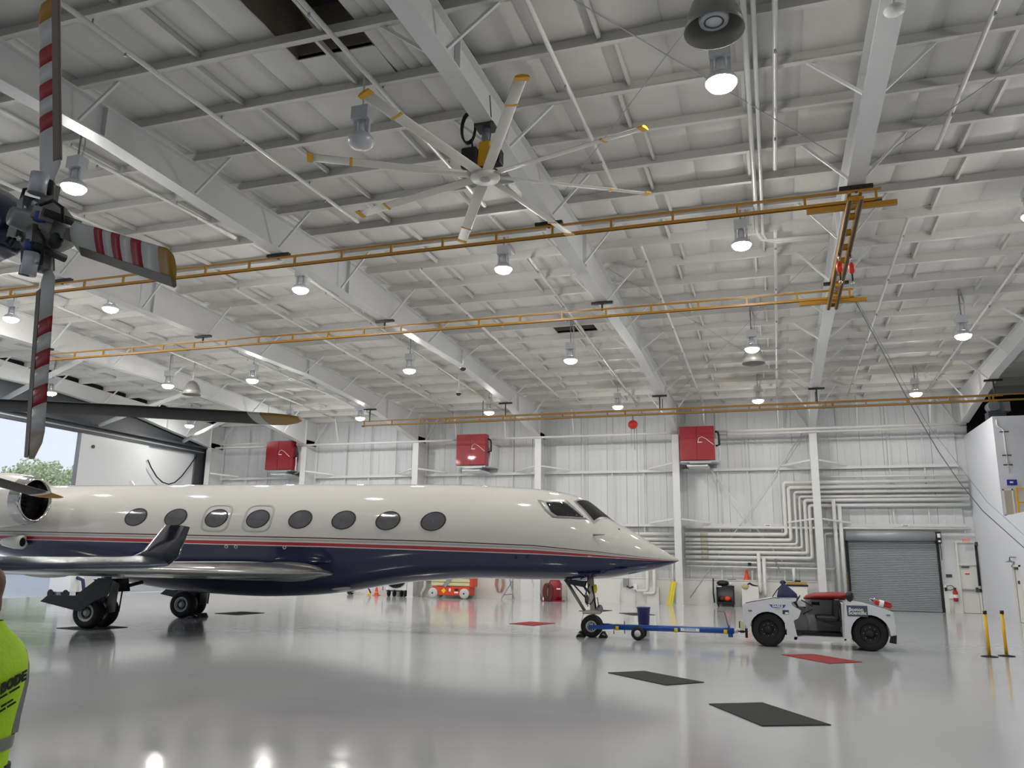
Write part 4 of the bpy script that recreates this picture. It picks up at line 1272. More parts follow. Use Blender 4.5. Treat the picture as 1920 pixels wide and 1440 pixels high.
nt.links.new(fac, cr.inputs[0])
nt.links.new(cr.outputs[0], b.inputs['Base Color'])
b.inputs['Roughness'].default_value = .07
b.inputs['Coat Weight'].default_value = .5
b.inputs['Coat Roughness'].default_value = .03
MATS['jet_livery'] = jm

NR = 56
rings = []
def smooth_st():
    st = [s[0] for s in SEC]
    out = []
    for a, c in zip(st, st[1:]):
        k = max(1, int(abs(a-c)/.35))
        out += [a+(c-a)*i/k for i in range(k)]
    return out+[st[-1]]
def catmull(s):
    """smooth interpolation of the section table"""
    st = [q[0] for q in SEC]
    i = 0
    while i < len(st)-2 and s < st[i+1]: i += 1
    p0, p1, p2, p3 = SEC[max(i-1, 0)], SEC[i], SEC[i+1], SEC[min(i+2, len(SEC)-1)]
    t = (s-p1[0])/(p2[0]-p1[0])
    r = []
    for k in range(1, 5):
        m1 = (p2[k]-p0[k])/(p2[0]-p0[0])*(p2[0]-p1[0]) if p2[0] != p0[0] else 0
        m2 = (p3[k]-p1[k])/(p3[0]-p1[0])*(p2[0]-p1[0]) if p3[0] != p1[0] else 0
        r.append((2*t**3-3*t**2+1)*p1[k]+(t**3-2*t**2+t)*m1+(-2*t**3+3*t**2)*p2[k]+(t**3-t**2)*m2)
    return r
for s in smooth_st():
    zt, zb, zw, hw = catmull(s)
    ring = []
    for k in range(NR):
        a = 2*PI*k/NR
        y = hw*math.cos(a); z = zw+((zt-zw) if math.sin(a) > 0 else (zw-zb))*math.sin(a)
        ring.append((s, y, z))
    rings.append(ring)
jsec = lambda s: tuple(catmull(max(min(s, 2.384), -25.19)))
fus = MB().loft(rings).build('fuselage', 'jet_livery', JET)

def patch(poly_fn, nr, name, m, parent, side=-1, off=.012):
    pass
# cabin windows: oval panes with dark rim, on both sides
WIN = [-13.40+1.309*k for k in range(8)]
for side in (-1, 1):
    for s0 in WIN:
        z0 = 3.10-.0*(s0+13.4) if False else 3.095-.0075*(s0+13.4)
        m_ = MB()
        rr = []
        for r in (0.02, .35, .7, 1.0):
            rr.append([jsurf(s0+.33*r*math.cos(a)+.05*r*math.sin(a), z0+.245*r*math.sin(a), side, .014) for a in [2*PI*k/28 for k in range(28)]])
        m_.loft(rr, caps=False)
        w_ = m_.build('cabin_window', 'cabin_glass', JET)
        rim = [[jsurf(s0+.33*r*math.cos(a)+.05*r*math.sin(a), z0+.245*r*math.sin(a), side, of) for a in [2*PI*k/28 for k in range(28)]] for r, of in ((.97, .016), (1.0, .022), (1.06, .02), (1.09, .004))]
        MB().loft(rim, caps=False).build('rim', 'gear_dark', w_)
# escape hatch outlines round two windows
for s0 in (WIN[2], WIN[3]):
    z0 = 3.085
    def rr_(hx, hz, of, n=40):
        out = []
        for k in range(n):
            a = 2*PI*k/n
            c, d = math.cos(a), math.sin(a)
            q = 1/((abs(c)**4+abs(d)**4)**.25)
            out.append(jsurf(s0+hx*c*q+.05*d*q, z0+hz*d*q, -1, of))
        return out
    MB().loft([rr_(.395, .345, .004), rr_(.40, .35, .010), rr_(.445, .395, .010), rr_(.45, .40, .004)], caps=False).build('escape_hatch_seam', 'hatch_line', JET)
# windscreen
def skin_poly(poly, name, m, off, side=-1, parent=None, thick=.02):
    """polygon (s, z) lying on the skin, finely subdivided toward its centre"""
    cs = sum(p[0] for p in poly)/len(poly); cz = sum(p[1] for p in poly)/len(poly)
    dense = []
    for a, c in zip(poly, poly[1:]+poly[:1]):
        for k in range(6):
            dense.append((a[0]+(c[0]-a[0])*k/6, a[1]+(c[1]-a[1])*k/6))
    rings = []
    for r, o_ in ((1.0, off-thick), (1.0, off), (.75, off), (.5, off), (.25, off), (.02, off)):
        rings.append([jsurf(cs+(p[0]-cs)*r, cz+(p[1]-cz)*r, side, o_) for p in dense])
    return MB().loft(rings, caps=False).build(name, m, parent or JET)
for side in (-1, 1):
    fr = skin_poly([(-1.40, 3.64), (-.62, 3.655), (-.02, 3.12), (-.94, 3.15), (-1.18, 3.36)], 'windshield_frame', 'jet_frame', .008, side)
    skin_poly([(-1.16, 3.57), (-.69, 3.575), (-.60, 3.54), (-.13, 3.175), (-.82, 3.20), (-1.0, 3.31)], 'side_window', 'glass_dark', .016, side)
    # front pane wraps to the centre post: built by angle on the section
    def by_angle(s, a, of):
        zt, zb, zw, hw = jsec(s)
        y, z = hw*math.cos(a), zw+(zt-zw)*math.sin(a)
        n_ = Vector((.55, math.cos(a)/hw, math.sin(a)/(zt-zw))).normalized()
        return Vector((s, side*y, z))+Vector((n_.x, side*n_.y, n_.z))*of
    corners = {'a': (-.36, math.radians(58)), 'b': (-.02, math.radians(86)), 'c': (.60, math.radians(86)), 'd': (.14, math.radians(37))}
    for nm, m, of, g in (('windshield_frame', 'jet_frame', .008, .09), ('windshield', 'glass_dark', .016, 0)):
        m_ = MB()
        rows = []
        for i in range(9):
            u = -g+(1+2*g)*i/8
            row = []
            for j in range(9):
                v = -g*.8+(1+1.6*g)*j/8
                A, B, C, D = (corners[k] for k in 'abcd')
                s = (A[0]*(1-v)+B[0]*v)*(1-u)+(D[0]*(1-v)+C[0]*v)*u
                a = (A[1]*(1-v)+B[1]*v)*(1-u)+(D[1]*(1-v)+C[1]*v)*u
                row.append(by_angle(s, min(a, math.radians(89)), of))
            rows.append(row)
        m_.loft(rows, closed=False, caps=False)
        m_.build(nm, m, JET)
# probes and small fittings on the nose
for sd in (-1,):
    p = jsurf(.16, 2.71, sd, .0)
    MB().tube([p, p+Vector((.04, sd*.06, 0)), p+Vector((.30, sd*.09, 0))], [.03, .025, .008], 8).build('pitot_probe', 'gear_metal', JET)
    MB().cyl(jsurf(.80, 2.88, sd, -.01), jsurf(.80, 2.88, sd, .008), .03, n=12).build('nose_port', 'black_paint', JET)
    for s, z in ((-1.95, 2.08), (-1.62, 2.10)):
        MB().cyl(jsurf(s, z, sd, -.01), jsurf(s, z, sd, .008), .05, n=14).build('static_port', 'gear_dark', JET)
    for s in (-10.4, -9.5-.6, -8.6):
        MB().lathe([(.03, .006), (.055, .006), (.055, .0)], o=jsurf(s, 2.27, sd, 0), axis=(0, sd, -.2), n=16).build('fuel_port', 'jet_grey', JET)
    MB().ell(jsurf(-7.2, 1.14, sd, -.02), .34, .06, .07, 16, 8).build('landing_light', 'jet_grey', JET)
for s in (-3.2, -14.5):
    MB().prism([(0, 0), (-.25, 0), (-.20, .12), (-.10, .12)], lambda a, b_, d: (s+a, d, jsec(s)[0]-.01+b_), -.012, .012).build('blade_antenna', 'jet_white', JET)

# wings
WS = [(.85, -7.2, 6.4, 1.56, .58), (1.6, -7.32, 6.0, 1.60, .54), (4.0, -9.05, 4.9, 1.62, .44), (6.5, -10.9, 4.0, 1.68, .38), (10, -13.45, 2.7, 1.80, .26), (14.6, -16.8, 1.6, 1.98, .14)]
def airfoil(s, c, z, th, y, n=14):
    up_, dn = [], []
    for k in range(n+1):
        x = (1-math.cos(PI*k/n))/2
        h = th/2*(2.9*(math.sqrt(x)-x)*.9 + .0)*1.0
        h = th/2*min(1, 2.2*math.sqrt(x)*(1-x)**.7)
        up_.append((s-c*x, y, z+h)); dn.append((s-c*x, y, z-h*.85))
    return up_, dn
for side in (-1, 1):
    LE, TE = [], []
    for yy, s, c, z, th in WS:
        u, d = airfoil(s, c, z, th, side*yy)
        k = 6
        LE.append(list(reversed(d[:k]))+u[1:k])
        TE.append(u[k-1:]+list(reversed(d[k-1:])))
    w_ = MB().loft(TE, closed=True).build('wing', 'jet_navy' if False else 'jet_grey', JET)
    MB().loft(LE, closed=False, caps=False).build('leading_edge', 'jet_silver', w_)
    MB().ell((-8.45, side*1.38, 1.60), 1.15, .40, .275, 24, 12).build('wing_root_cap', 'jet_silver', w_)
    # winglet
    yt, st_, ct, zt_, tt = WS[-1]
    m_ = MB()
    rg = []
    for f_, dy, ds, dz, c in ((0, 0, 0, 0, 1.6), (.3, .22, -.25, .12, 1.35), (.6, .38, -.7, .55, 1.0), (1, .52, -1.3, 1.35, .55)):
        u, d = airfoil(st_+ds, c, 0, .10*c, 0, 8)
        rg.append([(p[0], side*(yt+dy)+side*p[2]*(-f_), zt_+dz+p[2]*(1-f_)) for p in u+list(reversed(d))[1:-1]])
    m_.loft(rg)
    m_.build('winglet', 'jet_navy', w_)
    # flap track fairings
    for yy in (3.4, 6.2):
        MB().ell((-13.2-yy*.35, side*yy, 1.48), .8, .09, .12, 12, 8).build('flap_fairing', 'jet_grey', w_)

# engines
for side in (-1, 1):
    ey = 2.28*side
    e0 = -16.0
    ez = 3.52
    n_ = MB().lathe([(.62, -.05), (.72, -.35), (.80, -.95), (.83, -1.9), (.80, -3.0), (.66, -4.2), (.52, -4.9), (.50, -4.9), (.6, -3.2)], o=(e0, ey, ez), axis=(1, 0, 0), n=40).build('engine_nacelle', 'jet_white', JET)
    MB().lathe([(.715, -.34), (.68, -.14), (.645, -.03), (.61, 0), (.575, -.02), (.555, -.12), (.55, -.34)], o=(e0, ey, ez), axis=(1, 0, 0), n=40).build('inlet_lip', 'chrome', n_)
    MB().lathe([(.55, -.33), (.56, -.9), (.001, -.9)], o=(e0, ey, ez), axis=(1, 0, 0), n=40).build('inlet_duct', 'engine_dark', n_)
    MB().lathe([(.001, -.45), (.05, -.5), (.14, -.7), (.16, -.88)], o=(e0, ey, ez), axis=(1, 0, 0), n=20).build('spinner', 'engine_dark', n_)
    fb = MB()
    for k in range(20):
        a = 2*PI*k/20
        ca, sa = math.cos(a), math.sin(a)
        fb.add([(e0-.72, ey+.15*ca, ez+.15*sa), (e0-.84, ey+.15*math.cos(a+.25), ez+.15*math.sin(a+.25)), (e0-.86, ey+.55*math.cos(a+.32), ez+.55*math.sin(a+.32)), (e0-.70, ey+.55*ca, ez+.55*sa)], [(0, 1, 2, 3)])
    fb.build('fan_blades', 'gear_dark', n_)
    MB().prism([(-1.0, -.16), (-1.5, .16), (-4.2, .16), (-4.4, -.1)], lambda a, b_, d: (e0+a, d*side, ez+b_*.8), 1.0, 1.6).build('pylon', 'jet_white', n_)
# air scoop below the near engine
t_ = MB().lathe([(.0, -.9), (.12, -.7), (.20, -.3), (.21, -.05), (.18, 0), (.14, -.02), (.12, -.3)], o=(-17.1, -1.30, 2.32), axis=(1, 0, 0), n=20).build('air_scoop', 'jet_white', JET)
MB().lathe([(.13, -.1), (.001, -.12)], o=(-17.05, -1.30, 2.32), axis=(1, 0, 0), n=16).build('scoop_hole', 'black_paint', t_)
# fin and tailplane
MB().prism([(-19.5, 4.0), (-22.0, 7.4), (-24.4, 7.4), (-23.6, 3.9)], lambda a, b_, d: (a, d, b_), -.12, .12).build('tail_fin', 'jet_white', JET)
for side in (-1, 1):
    MB().prism([(-22.0, 0), (-24.4, 0), (-26.2, 4.9), (-25.1, 4.9)], lambda a, b_, d: (a, side*b_, 7.42+d), -.06, .06).build('tailplane', 'jet_white', JET)

# nose gear
ng = MB().cyl((.05, 0, .62), (-.05, 0, 1.6), .085, .10, n=14).build('nose_gear', 'strut_cream', JET)
MB().cyl((0, 0, .27), (.045, 0, .66), .055, n=12).build('piston', 'chrome', ng)
MB().cyl((0, -.30, .29), (0, .30, .29), .035, n=10).build('axle', 'gear_metal', ng)
for k, (a, c, r, m) in enumerate([((-.74, -.10, 1.52), (-.20, -.07, .68), .035, 'gear_metal'), ((-.74, .10, 1.52), (-.20, .07, .68), .035, 'gear_metal'), ((-.60, -.05, 1.48), (-.14, -.05, 1.0), .02, 'gear_dark'),
                                  ((-.30, -.1, 1.46), (-.05, -.1, 1.15), .025, 'gear_dark'), ((.02, -.12, 1.35), (.12, -.1, .75), .022, 'gear_dark')]):
    MB().cyl(a, c, r, n=8).build('drag_brace', m, ng)
MB().box(-.26, .24, -.10, .10, .60, .70).build('steering_collar', 'strut_cream', ng, bevel=.02)
MB().ell((.22, -.02, .74), .09, .09, .12, 12, 8).build('taxi_light', 'mid_grey', ng)
MB().ell((.0, -.1, 1.05), .07, .06, .16, 10, 8).build('actuator', 'strut_cream', ng)
MB().ell((-.13, -.08, .98), .06, .06, .14, 10, 8).build('actuator', 'gear_metal', ng)
MB().tube([(-.05, -.12, 1.4), (-.18, -.14, 1.1), (-.16, -.14, .92), (-.02, -.14, .86), (.06, -.14, 1.0), (.16, -.14, 1.05), (.2, -.13, .78)], .014, 6).build('hydraulic_hose', 'black_rubber', ng)
MB().tube([(-.28, -.1, 1.42), (-.14, -.13, 1.2), (-.1, -.13, .8)], .012, 6).build('hydraulic_hose', 'black_rubber', ng)
MB().ell((.11, -.14, 1.28), .05, .03, .12, 10, 8).build('gear_pin_tag', 'safety_yellow', ng)
MB().tube([(-.22, -.1, .62), (-.28, -.1, .42), (-.27, -.1, .16), (-.24, -.1, .3)], .008, 5).build('torque_link', 'gear_metal', ng)
def wheel(parent, c, r, w, name='wheel', spokes=0, rimr=.52):
    c = Vector(c)
    tire = MB().lathe([(r*rimr, -w*.42), (r*.75, -w*.5), (r*.93, -w*.42), (r, -w*.2), (r, w*.2), (r*.93, w*.42), (r*.75, w*.5), (r*rimr, w*.42)], o=c, axis=(0, 1, 0), n=32).build(name, 'black_rubber', parent)
    m_ = MB()
    m_.lathe([(r*rimr, w*.45), (r*rimr, -w*.45), (r*(rimr-.06), -w*.47), (r*(rimr-.10), -w*.34), (r*.2, -w*.30), (r*.16, -w*.46), (.001, -w*.46)], o=c, axis=(0, 1, 0), n=28)
    m_.lathe([(r*rimr, w*.45), (r*(rimr-.06), w*.47), (r*(rimr-.10), w*.34), (r*.2, w*.30), (r*.16, w*.46), (.001, w*.46)], o=c, axis=(0, 1, 0), n=28)
    rim = m_.build('rim', 'wheel_white', tire)
    for k in range(spokes):
        a = 2*PI*k/spokes
        p = c+Vector((math.cos(a)*r*.31, 0, math.sin(a)*r*.31))
        for sy in (-1, 1):
            MBo = MB().ell((p.x, p.y+sy*w*.35, p.z), r*.04, .02, r*.10, 6, 4)
            q = MBo.build('rim_slot', 'black_paint', tire)
            q.parent = tire
    return tire
for sy in (-1, 1):
    wheel(ng, (0, sy*.18, .29), .29, .17, spokes=8)
# nose gear doors
for sy in (-1, 1):
    MB().prism([(-.75, 1.50), (-.15, 1.48), (-.2, 1.32), (-.65, 1.40)], lambda a, b_, d: (a, sy*(.28+d), b_), 0, .02).build('gear_door', 'jet_navy', ng)
# main gear
for side in (-1, 1):
    gy = side*2.24
    gs = -13.62
    mg = MB().cyl((gs+.02, gy, .42), (gs+.22, gy, 1.5), .10, .14, n=14).build('main_gear', 'gear_metal', JET)
    MB().cyl((gs, gy-.46, .43), (gs, gy+.46, .43), .06, n=10).build('axle', 'gear_metal', mg)
    for sy in (-1, 1):
        wheel(mg, (gs, gy+sy*.30, .43), .43, .30, spokes=16, rimr=.56)
    MB().cyl((gs+.1, gy, .95), (gs+1.0, gy-side*.5, 1.25), .05, n=8).build('side_brace', 'gear_dark', mg)
    MB().prism([(gs+.35, .40), (gs+.62, .45), (gs+.66, 1.2), (gs+.45, 1.3)], lambda a, b_, d: (a, gy+side*(.05+d), b_), 0, .06).build('shock_link', 'gear_metal', mg)
    MB().tube([(gs+.75, gy, 1.2), (gs+.72, gy, .8), (gs+.7, gy, .45)], .02, 6).build('brake_line', 'gear_dark', mg)
    MB().prism([(-15.02, .70), (-14.80, .88), (-13.95, .88), (-13.3, 1.36), (-12.85, 1.36), (-12.95, .92), (-13.35, .74), (-13.75, .46)], lambda a, b_, d: (a, side*(2.72+d), b_), 0, .03).build('gear_door', 'gear_black', mg)
    MB().prism([(-14.0, 1.3), (-12.9, 1.35), (-12.8, 1.0), (-13.5, .95)], lambda a, b_, d: (a, gy-side*(.2+d), b_), 0, .03).build('gear_door', 'gear_black', mg)
# wheel chocks (world placed, turned with the jet)
JM = Matrix.Translation((-4.92, 22.40, 0)) @ Matrix.Rotation(math.atan2(.126, .992), 4, 'Z')
def chock(s, t_off, flip, lab, w=.5, h=.14):
    loc = JM @ Vector((s, t_off, 0))
    t = thing('wheel_chock', lab, 'chock', loc, math.atan2(.126, .992))
    MB().prism([(0, 0), (flip*.24, 0), (flip*.16, h), (flip*.08, h)], lambda a, b_, d: (a, d, b_), -w/2, w/2).build('wedge', 'black_rubber', t, bevel=.01)
    MB().tube([(flip*.12, -w/2, h*.6), (flip*.14, -w/2-.05, h*.8), (flip*.18, -w/2, h*.5)], .012, 5).build('rope_loop', 'sign_white', t)
chock(.18, 0, 1, 'black rubber chock in front of the nose wheels')
chock(-.18, 0, -1, 'black rubber chock behind the nose wheels')
chock(-13.62+.36, 2.24, 1, 'black rubber chock in front of the far main wheels', .6)
# ================================================================ tow bar
t = thing('tow_bar', 'blue aircraft tow bar with yellow bands linking nose wheel and tractor', 'tow bar', (-2.9, 22.2, 0))
B = lambda x: x+2.9
MB().cyl((B(-4.25), 0, .30), (B(-1.15), 0, .32), .075, n=16).build('tube', 'tow_blue', t)
m_ = MB()
for sy in (-1, 1):
    m_.beam((B(-4.25), sy*.05, .30), (B(-4.55), sy*.37+.17, .29), .05, .11)
    m_.beam((B(-4.5), sy*.37+.17, .29), (B(-4.93), sy*.37+.2, .29), .05, .10)
m_.build('fork', 'tow_blue', t)
for sy in (-1, 1):
    MB().cyl((B(-4.92), sy*.37+.2, .29), (B(-4.92), sy*.30+.2, .29), .05, n=12).build('axle_pin', 'gear_metal', t)
for x in (-4.18, -2.62, -1.36):
    MB().cyl((B(x-.045), 0, .3+.0065*B(x)), (B(x+.045), 0, .3+.0065*B(x)), .079, n=16).build('yellow_band', 'yellow_band', t)
for sy in (-1, 1):
    w_ = MB().lathe([(.001, -.035), (.08, -.04), (.09, -.05), (.15, -.05), (.175, -.02), (.175, .02), (.15, .05), (.09, .05), (.08, .04), (.001, .035)], o=(B(-3.6), sy*.22, .175), axis=(0, 1, 0), n=24).build('wheel', 'black_rubber', t)
    MB().lathe([(.001, -.052), (.085, -.052), (.085, -.03)], o=(B(-3.6), sy*.22, .175), axis=(0, 1, 0), n=20).build('hub', 'wheel_white', w_)
    MB().lathe([(.001, .052), (.085, .052), (.085, .03)], o=(B(-3.6), sy*.22, .175), axis=(0, 1, 0), n=20).build('hub', 'wheel_white', w_)
MB().box(B(-3.7), B(-3.5), -.16, .16, .22, .26).build('axle_bracket', 'tow_blue', t)
MB().cyl((B(-3.6), -.24, .175), (B(-3.6), .24, .175), .02, n=8).build('axle', 'gear_dark', t)
MB().tube([(B(-1.27), 0, .34), (B(-1.32), 0, .55), (B(-1.36), 0, .76), (B(-1.40), 0, .80), (B(-1.55), 0, .80)], .018, 8).build('lift_handle', 'grey_steel', t)
MB().cyl((B(-1.27), 0, .33), (B(-1.285), 0, .46), .028, n=8).build('handle_socket', 'tow_blue', t)
MB().cyl((B(-1.14), 0, .315), (B(-1.05), 0, .315), .05, n=12).build('end_collar', 'light_box', t)
MB().tube([(B(-1.05), 0, .315), (B(-.98), .05, .315), (B(-.86), .05, .315), (B(-.82), 0, .315), (B(-.86), -.05, .315), (B(-.98), -.05, .315)], .018, 8, closed=True).build('tow_eye', 'gear_dark', t)
MB().box(B(-1.30), B(-1.18), -.03, .03, .16, .26).build('stand_foot', 'tow_blue', t)
for x, z0, z1 in ((-4.27, .12, .24), (-3.98, .14, .46)):
    MB().cyl((B(x), -.05, z0), (B(x), -.05, z1), .012, n=6).build('shear_pin', 'gear_dark', t)
MB().box(B(-2.50), B(-2.02), -.082, -.074, .27, .345).build('label_plate', 'sign_white', t)
text('lettering', 'TRONAIR', .075, 'hub_blue', t, frame_m((B(-2.27), -.083, .31), (1, 0, 0), (0, 0, 1), (0, -1, 0)), .0005, shear=.2)

# ================================================================ tow tractor
TX, TYn, TYf = 0, 21.78, 23.25       # near and far side planes
t = thing('tow_tractor', 'white open tow tractor with black wheels and folded red cover', 'tractor', (.85, 22.5, 0))
X = lambda x: x-.85
Yn, Yf = TYn-22.5, TYf-22.5
def arc(cx, cz, r, a0, a1, n=12):
    return [(cx+r*math.cos(math.radians(a0+(a1-a0)*k/n)), cz+r*math.sin(math.radians(a0+(a1-a0)*k/n))) for k in range(n+1)]
front_side = [(-.80, .40), (-.87, .54), (-.90, 1.0), (-.84, 1.03), (-.11, 1.18), (.13, 1.145), (.28, 1.13), (.30, 1.02), (.50, .90), (.43, .72), (.31, .65), (.40, .30), (.36, .20), (.17, .21)] + arc(-.30, .42, .42, -15, 195)[0:]
front_side = [(-.87, .54), (-.90, 1.0), (-.84, 1.03), (-.11, 1.18), (.13, 1.145), (.28, 1.13), (.30, 1.02), (.50, .90), (.43, .72), (.31, .65), (.38, .26), (.36, .20), (.18, .20)] + arc(-.30, .41, .44, -10, 190)
rear_side = [(1.45, .22), (1.51, 1.125), (1.84, 1.11), (2.04, 1.08), (2.58, .93), (2.615, .60), (2.60, .24), (2.50, .24)] + arc(2.05, .41, .44, 5, 195)[0:]
for nm, pl in (('front_fender', front_side), ('rear_fender', rear_side)):
    for y0, y1 in ((Yn, Yn+.04), (Yf-.04, Yf)):
        MB().prism(pl, lambda a, b_, d: (X(a), d, b_), y0, y1).build(nm, 'tug_white', t)
# hood and rear deck between the sides
MB().loft([[(X(a), Yn+.04, z), (X(a), Yf-.04, z), (X(a), Yf-.04, z-.05), (X(a), Yn+.04, z-.05)] for a, z in ((-.90, 1.0), (-.84, 1.03), (-.11, 1.18), (.13, 1.145), (.34, 1.135))], smooth=False).build('hood', 'tug_white', t)
MB().box(X(-.90), X(-.85), Yn+.04, Yf-.04, .40, 1.0).build('front_panel', 'tug_white', t)
for dy in (.10, .22):
    MB().loft([[(X(a), Yn+dy, z+.012), (X(a), Yn+dy+.06, z+.012), (X(a), Yn+dy+.06, z-.01), (X(a), Yn+dy, z-.01)] for a, z in ((-.82, 1.035), (-.11, 1.18), (.0, 1.165))], smooth=False).build('grip_strip', 'dark_steel', t)
MB().loft([[(X(a), Yn+.04, z), (X(a), Yf-.04, z), (X(a), Yf-.04, z-.05), (X(a), Yn+.04, z-.05)] for a, z in ((1.51, 1.125), (1.84, 1.11), (2.04, 1.08), (2.58, .93), (2.60, .9))], smooth=False).build('rear_deck', 'tug_white', t)
MB().box(X(2.56), X(2.61), Yn+.04, Yf-.04, .3, .92).build('rear_panel', 'tug_white', t)
MB().box(X(.30), X(1.50), Yn, Yf, .19, .27).build('floor_pan', 'tug_white', t)
MB().box(X(.34), X(1.46), Yn+.06, Yf-.06, .27, .285).build('floor_plate', 'tug_floor', t)
MB().prism([(.28, .27), (1.5, .27), (1.52, 1.12), (.28, 1.14)], lambda a, b_, d: (X(a), d, b_), Yf-.05, Yf-.01).build('far_side_panel', 'tug_white', t)
MB().box(X(.26), X(.32), Yn+.2, Yf-.05, .27, 1.0).build('firewall', 'tug_floor', t)
MB().box(X(1.44), X(1.50), Yn+.05, Yf-.05, .27, 1.1).build('seat_bulkhead', 'tug_floor', t)
MB().box(X(.30), X(.62), Yn+.35, Yf-.05, .98, 1.13).build('dashboard', 'tug_white', t)
MB().box(X(.80), X(1.0), Yf-.08, Yf-.045, .98, 1.06).build('data_plate', 'black_paint', t)
for sy, y in ((-1, Yn+.02), (1, Yf-.02)):
    for cx in (-.30, 2.05):
        c = Vector((X(cx), y-sy*.16+0, .41))
        tire = MB().lathe([(.24, -.12), (.33, -.14), (.385, -.12), (.41, -.06), (.41, .06), (.385, .12), (.33, .14), (.24, .12)], o=c, axis=(0, 1, 0), n=32).build('wheel', 'black_rubber', t)
        MB().lathe([(.24, sy*.12), (.22, sy*.05), (.10, sy*.04), (.09, sy*.09), (.001, sy*.09)], o=c, axis=(0, 1, 0), n=24).build('rim', 'black_paint', tire)
        for k in range(8):
            a = 2*PI*k/8
            q = c+Vector((.145*math.cos(a), sy*.05, .145*math.sin(a)))
            MB().cyl(q, q+Vector((0, sy*.02, 0)), .011, n=6).build('lug_nut', 'galv', tire)
        # dark inner wheel well
        MB().box(X(cx)-.40, X(cx)+.40, min(y-sy*.33, y-sy*.36), max(y-sy*.33, y-sy*.36), .30, .86).build('wheel_well', 'black_paint', t)
for cx in (-.30, 2.05):
    MB().cyl((X(cx), Yn+.2, .41), (X(cx), Yf-.2, .41), .06, n=10).build('axle', 'black_paint', t)
MB().box(X(-.6), X(2.4), -.35, .35, .28, .36).build('chassis_rail', 'black_paint', t)
# seats
for y in (Yn+.42, Yf-.42):
    s_ = MB().box(X(.86), X(1.34), y-.24, y+.24, .66, .76).build('seat', 'vinyl_black', t, bevel=.03)
    MB().prism([(1.27, .74), (1.36, .72), (1.44, 1.18), (1.31, 1.18)], lambda a, b_, d: (X(a), d, b_), y-.24, y+.24).build('backrest', 'vinyl_black', s_, bevel=.03)
    MB().prism([(.94, .655), (1.45, .66), (1.45, .54), (1.2, .57)], lambda a, b_, d: (X(a), d, b_), y-.2, y+.2).build('seat_support', 'black_paint', s_)
# steering wheel and levers
MB().cyl((X(.62), Yn+.45, .95), (X(.42), Yn+.45, 1.12), .02, n=8).build('steering_column', 'black_paint', t)
ringpts = [(X(.43)+.12*math.cos(a)*.6, Yn+.45+.19*math.sin(a), 1.14+.12*math.cos(a)*.85) for a in [2*PI*k/20 for k in range(20)]]
MB().tube(ringpts, .016, 6, closed=True).build('steering_wheel', 'black_paint', t)
MB().cyl((X(.78), Yn+.3, .93), (X(.55), Yn+.3, .80), .014, n=6).build('lever', 'black_paint', t)
MB().cyl((X(.78), Yn+.26, 1.0), (X(.52), Yn+.26, 1.15), .016, n=6).build('lever', 'black_paint', t)
MB().prism([(.32, 1.10), (.40, 1.12), (.47, .94), (.42, .96)], lambda a, b_, d: (X(a), d, b_), Yn-.004, Yn+.0).build('mirror', 'black_paint', t)
MB().box(X(.38), X(.48), Yn+.1, Yn+.25, .30, .36).build('pedal', 'black_paint', t)
# lamps, bumpers, hitch
for x, z in ((-.72, .86), (2.47, .86)):
    MB().ell((X(x), Yn-.005, z), .05, .012, .022, 12, 6).build('marker_lamp', 'grey_steel', t)
MB().box(X(-.86), X(-.80), Yn-.02, Yn+.10, .20, .42).build('mud_flap', 'black_rubber', t)
MB().prism([(2.46, .22), (2.60, .20), (2.62, .40), (2.50, .38)], lambda a, b_, d: (X(a), d, b_), Yn-.02, Yn+.12).build('mud_flap', 'black_rubber', t)
MB().box(X(-.99), X(-.90), -.38, -.20, .36, .56).build('hitch', 'lift_cream', t)
MB().box(X(-1.02), X(-.96), -.36, -.22, .40, .56).build('hitch_jaw', 'black_paint', t)
MB().box(X(-1.0), X(-.9), -.34, -.24, .28, .34).build('hitch_pin', 'gear_dark', t)
# decals
fmx = lambda x, z: frame_m((X(x), Yn-.004, z), (1, 0, 0), (0, 0, 1), (0, -1, 0))
MB().prism([(-.25, 1.025), (.15, 1.025), (.09, .945), (-.18, .945)], lambda a, b_, d: (X(a), d, b_), Yn-.003, Yn).build('badge', 'eagle_blue', t)
text('lettering', 'EAGLE', .085, 'sign_white', t, fmx(-.05, .985), .0008, bold=.003)
text('lettering', 'TT-12', .045, 'grey_steel', t, fmx(-.04, .915), .0008)
MB().box(X(.06), X(.21), Yn-.003, Yn, .80, .90).build('sticker', 'dark_steel', t)
MB().box(X(.12), X(.20), Yn-.0045, Yn-.003, .81, .85).build('sticker_print', 'sign_white', t)
MB().prism([(1.56, .805), (2.02, .80), (2.02, 1.06), (1.55, 1.06)], lambda a, b_, d: (X(a), d, b_), Yn-.004, Yn).build('name_panel', 'sign_slate', t)
text('lettering', 'Boston', .115, 'sign_white', t, frame_m((X(1.76), Yn-.005, .965), (1, 0, 0), (0, 0, 1), (0, -1, 0)), .0008, bold=.002)
text('lettering', 'Scientific', .115, 'sign_white', t, frame_m((X(1.79), Yn-.005, .885), (1, 0, 0), (0, 0, 1), (0, -1, 0)), .0008, bold=.002)
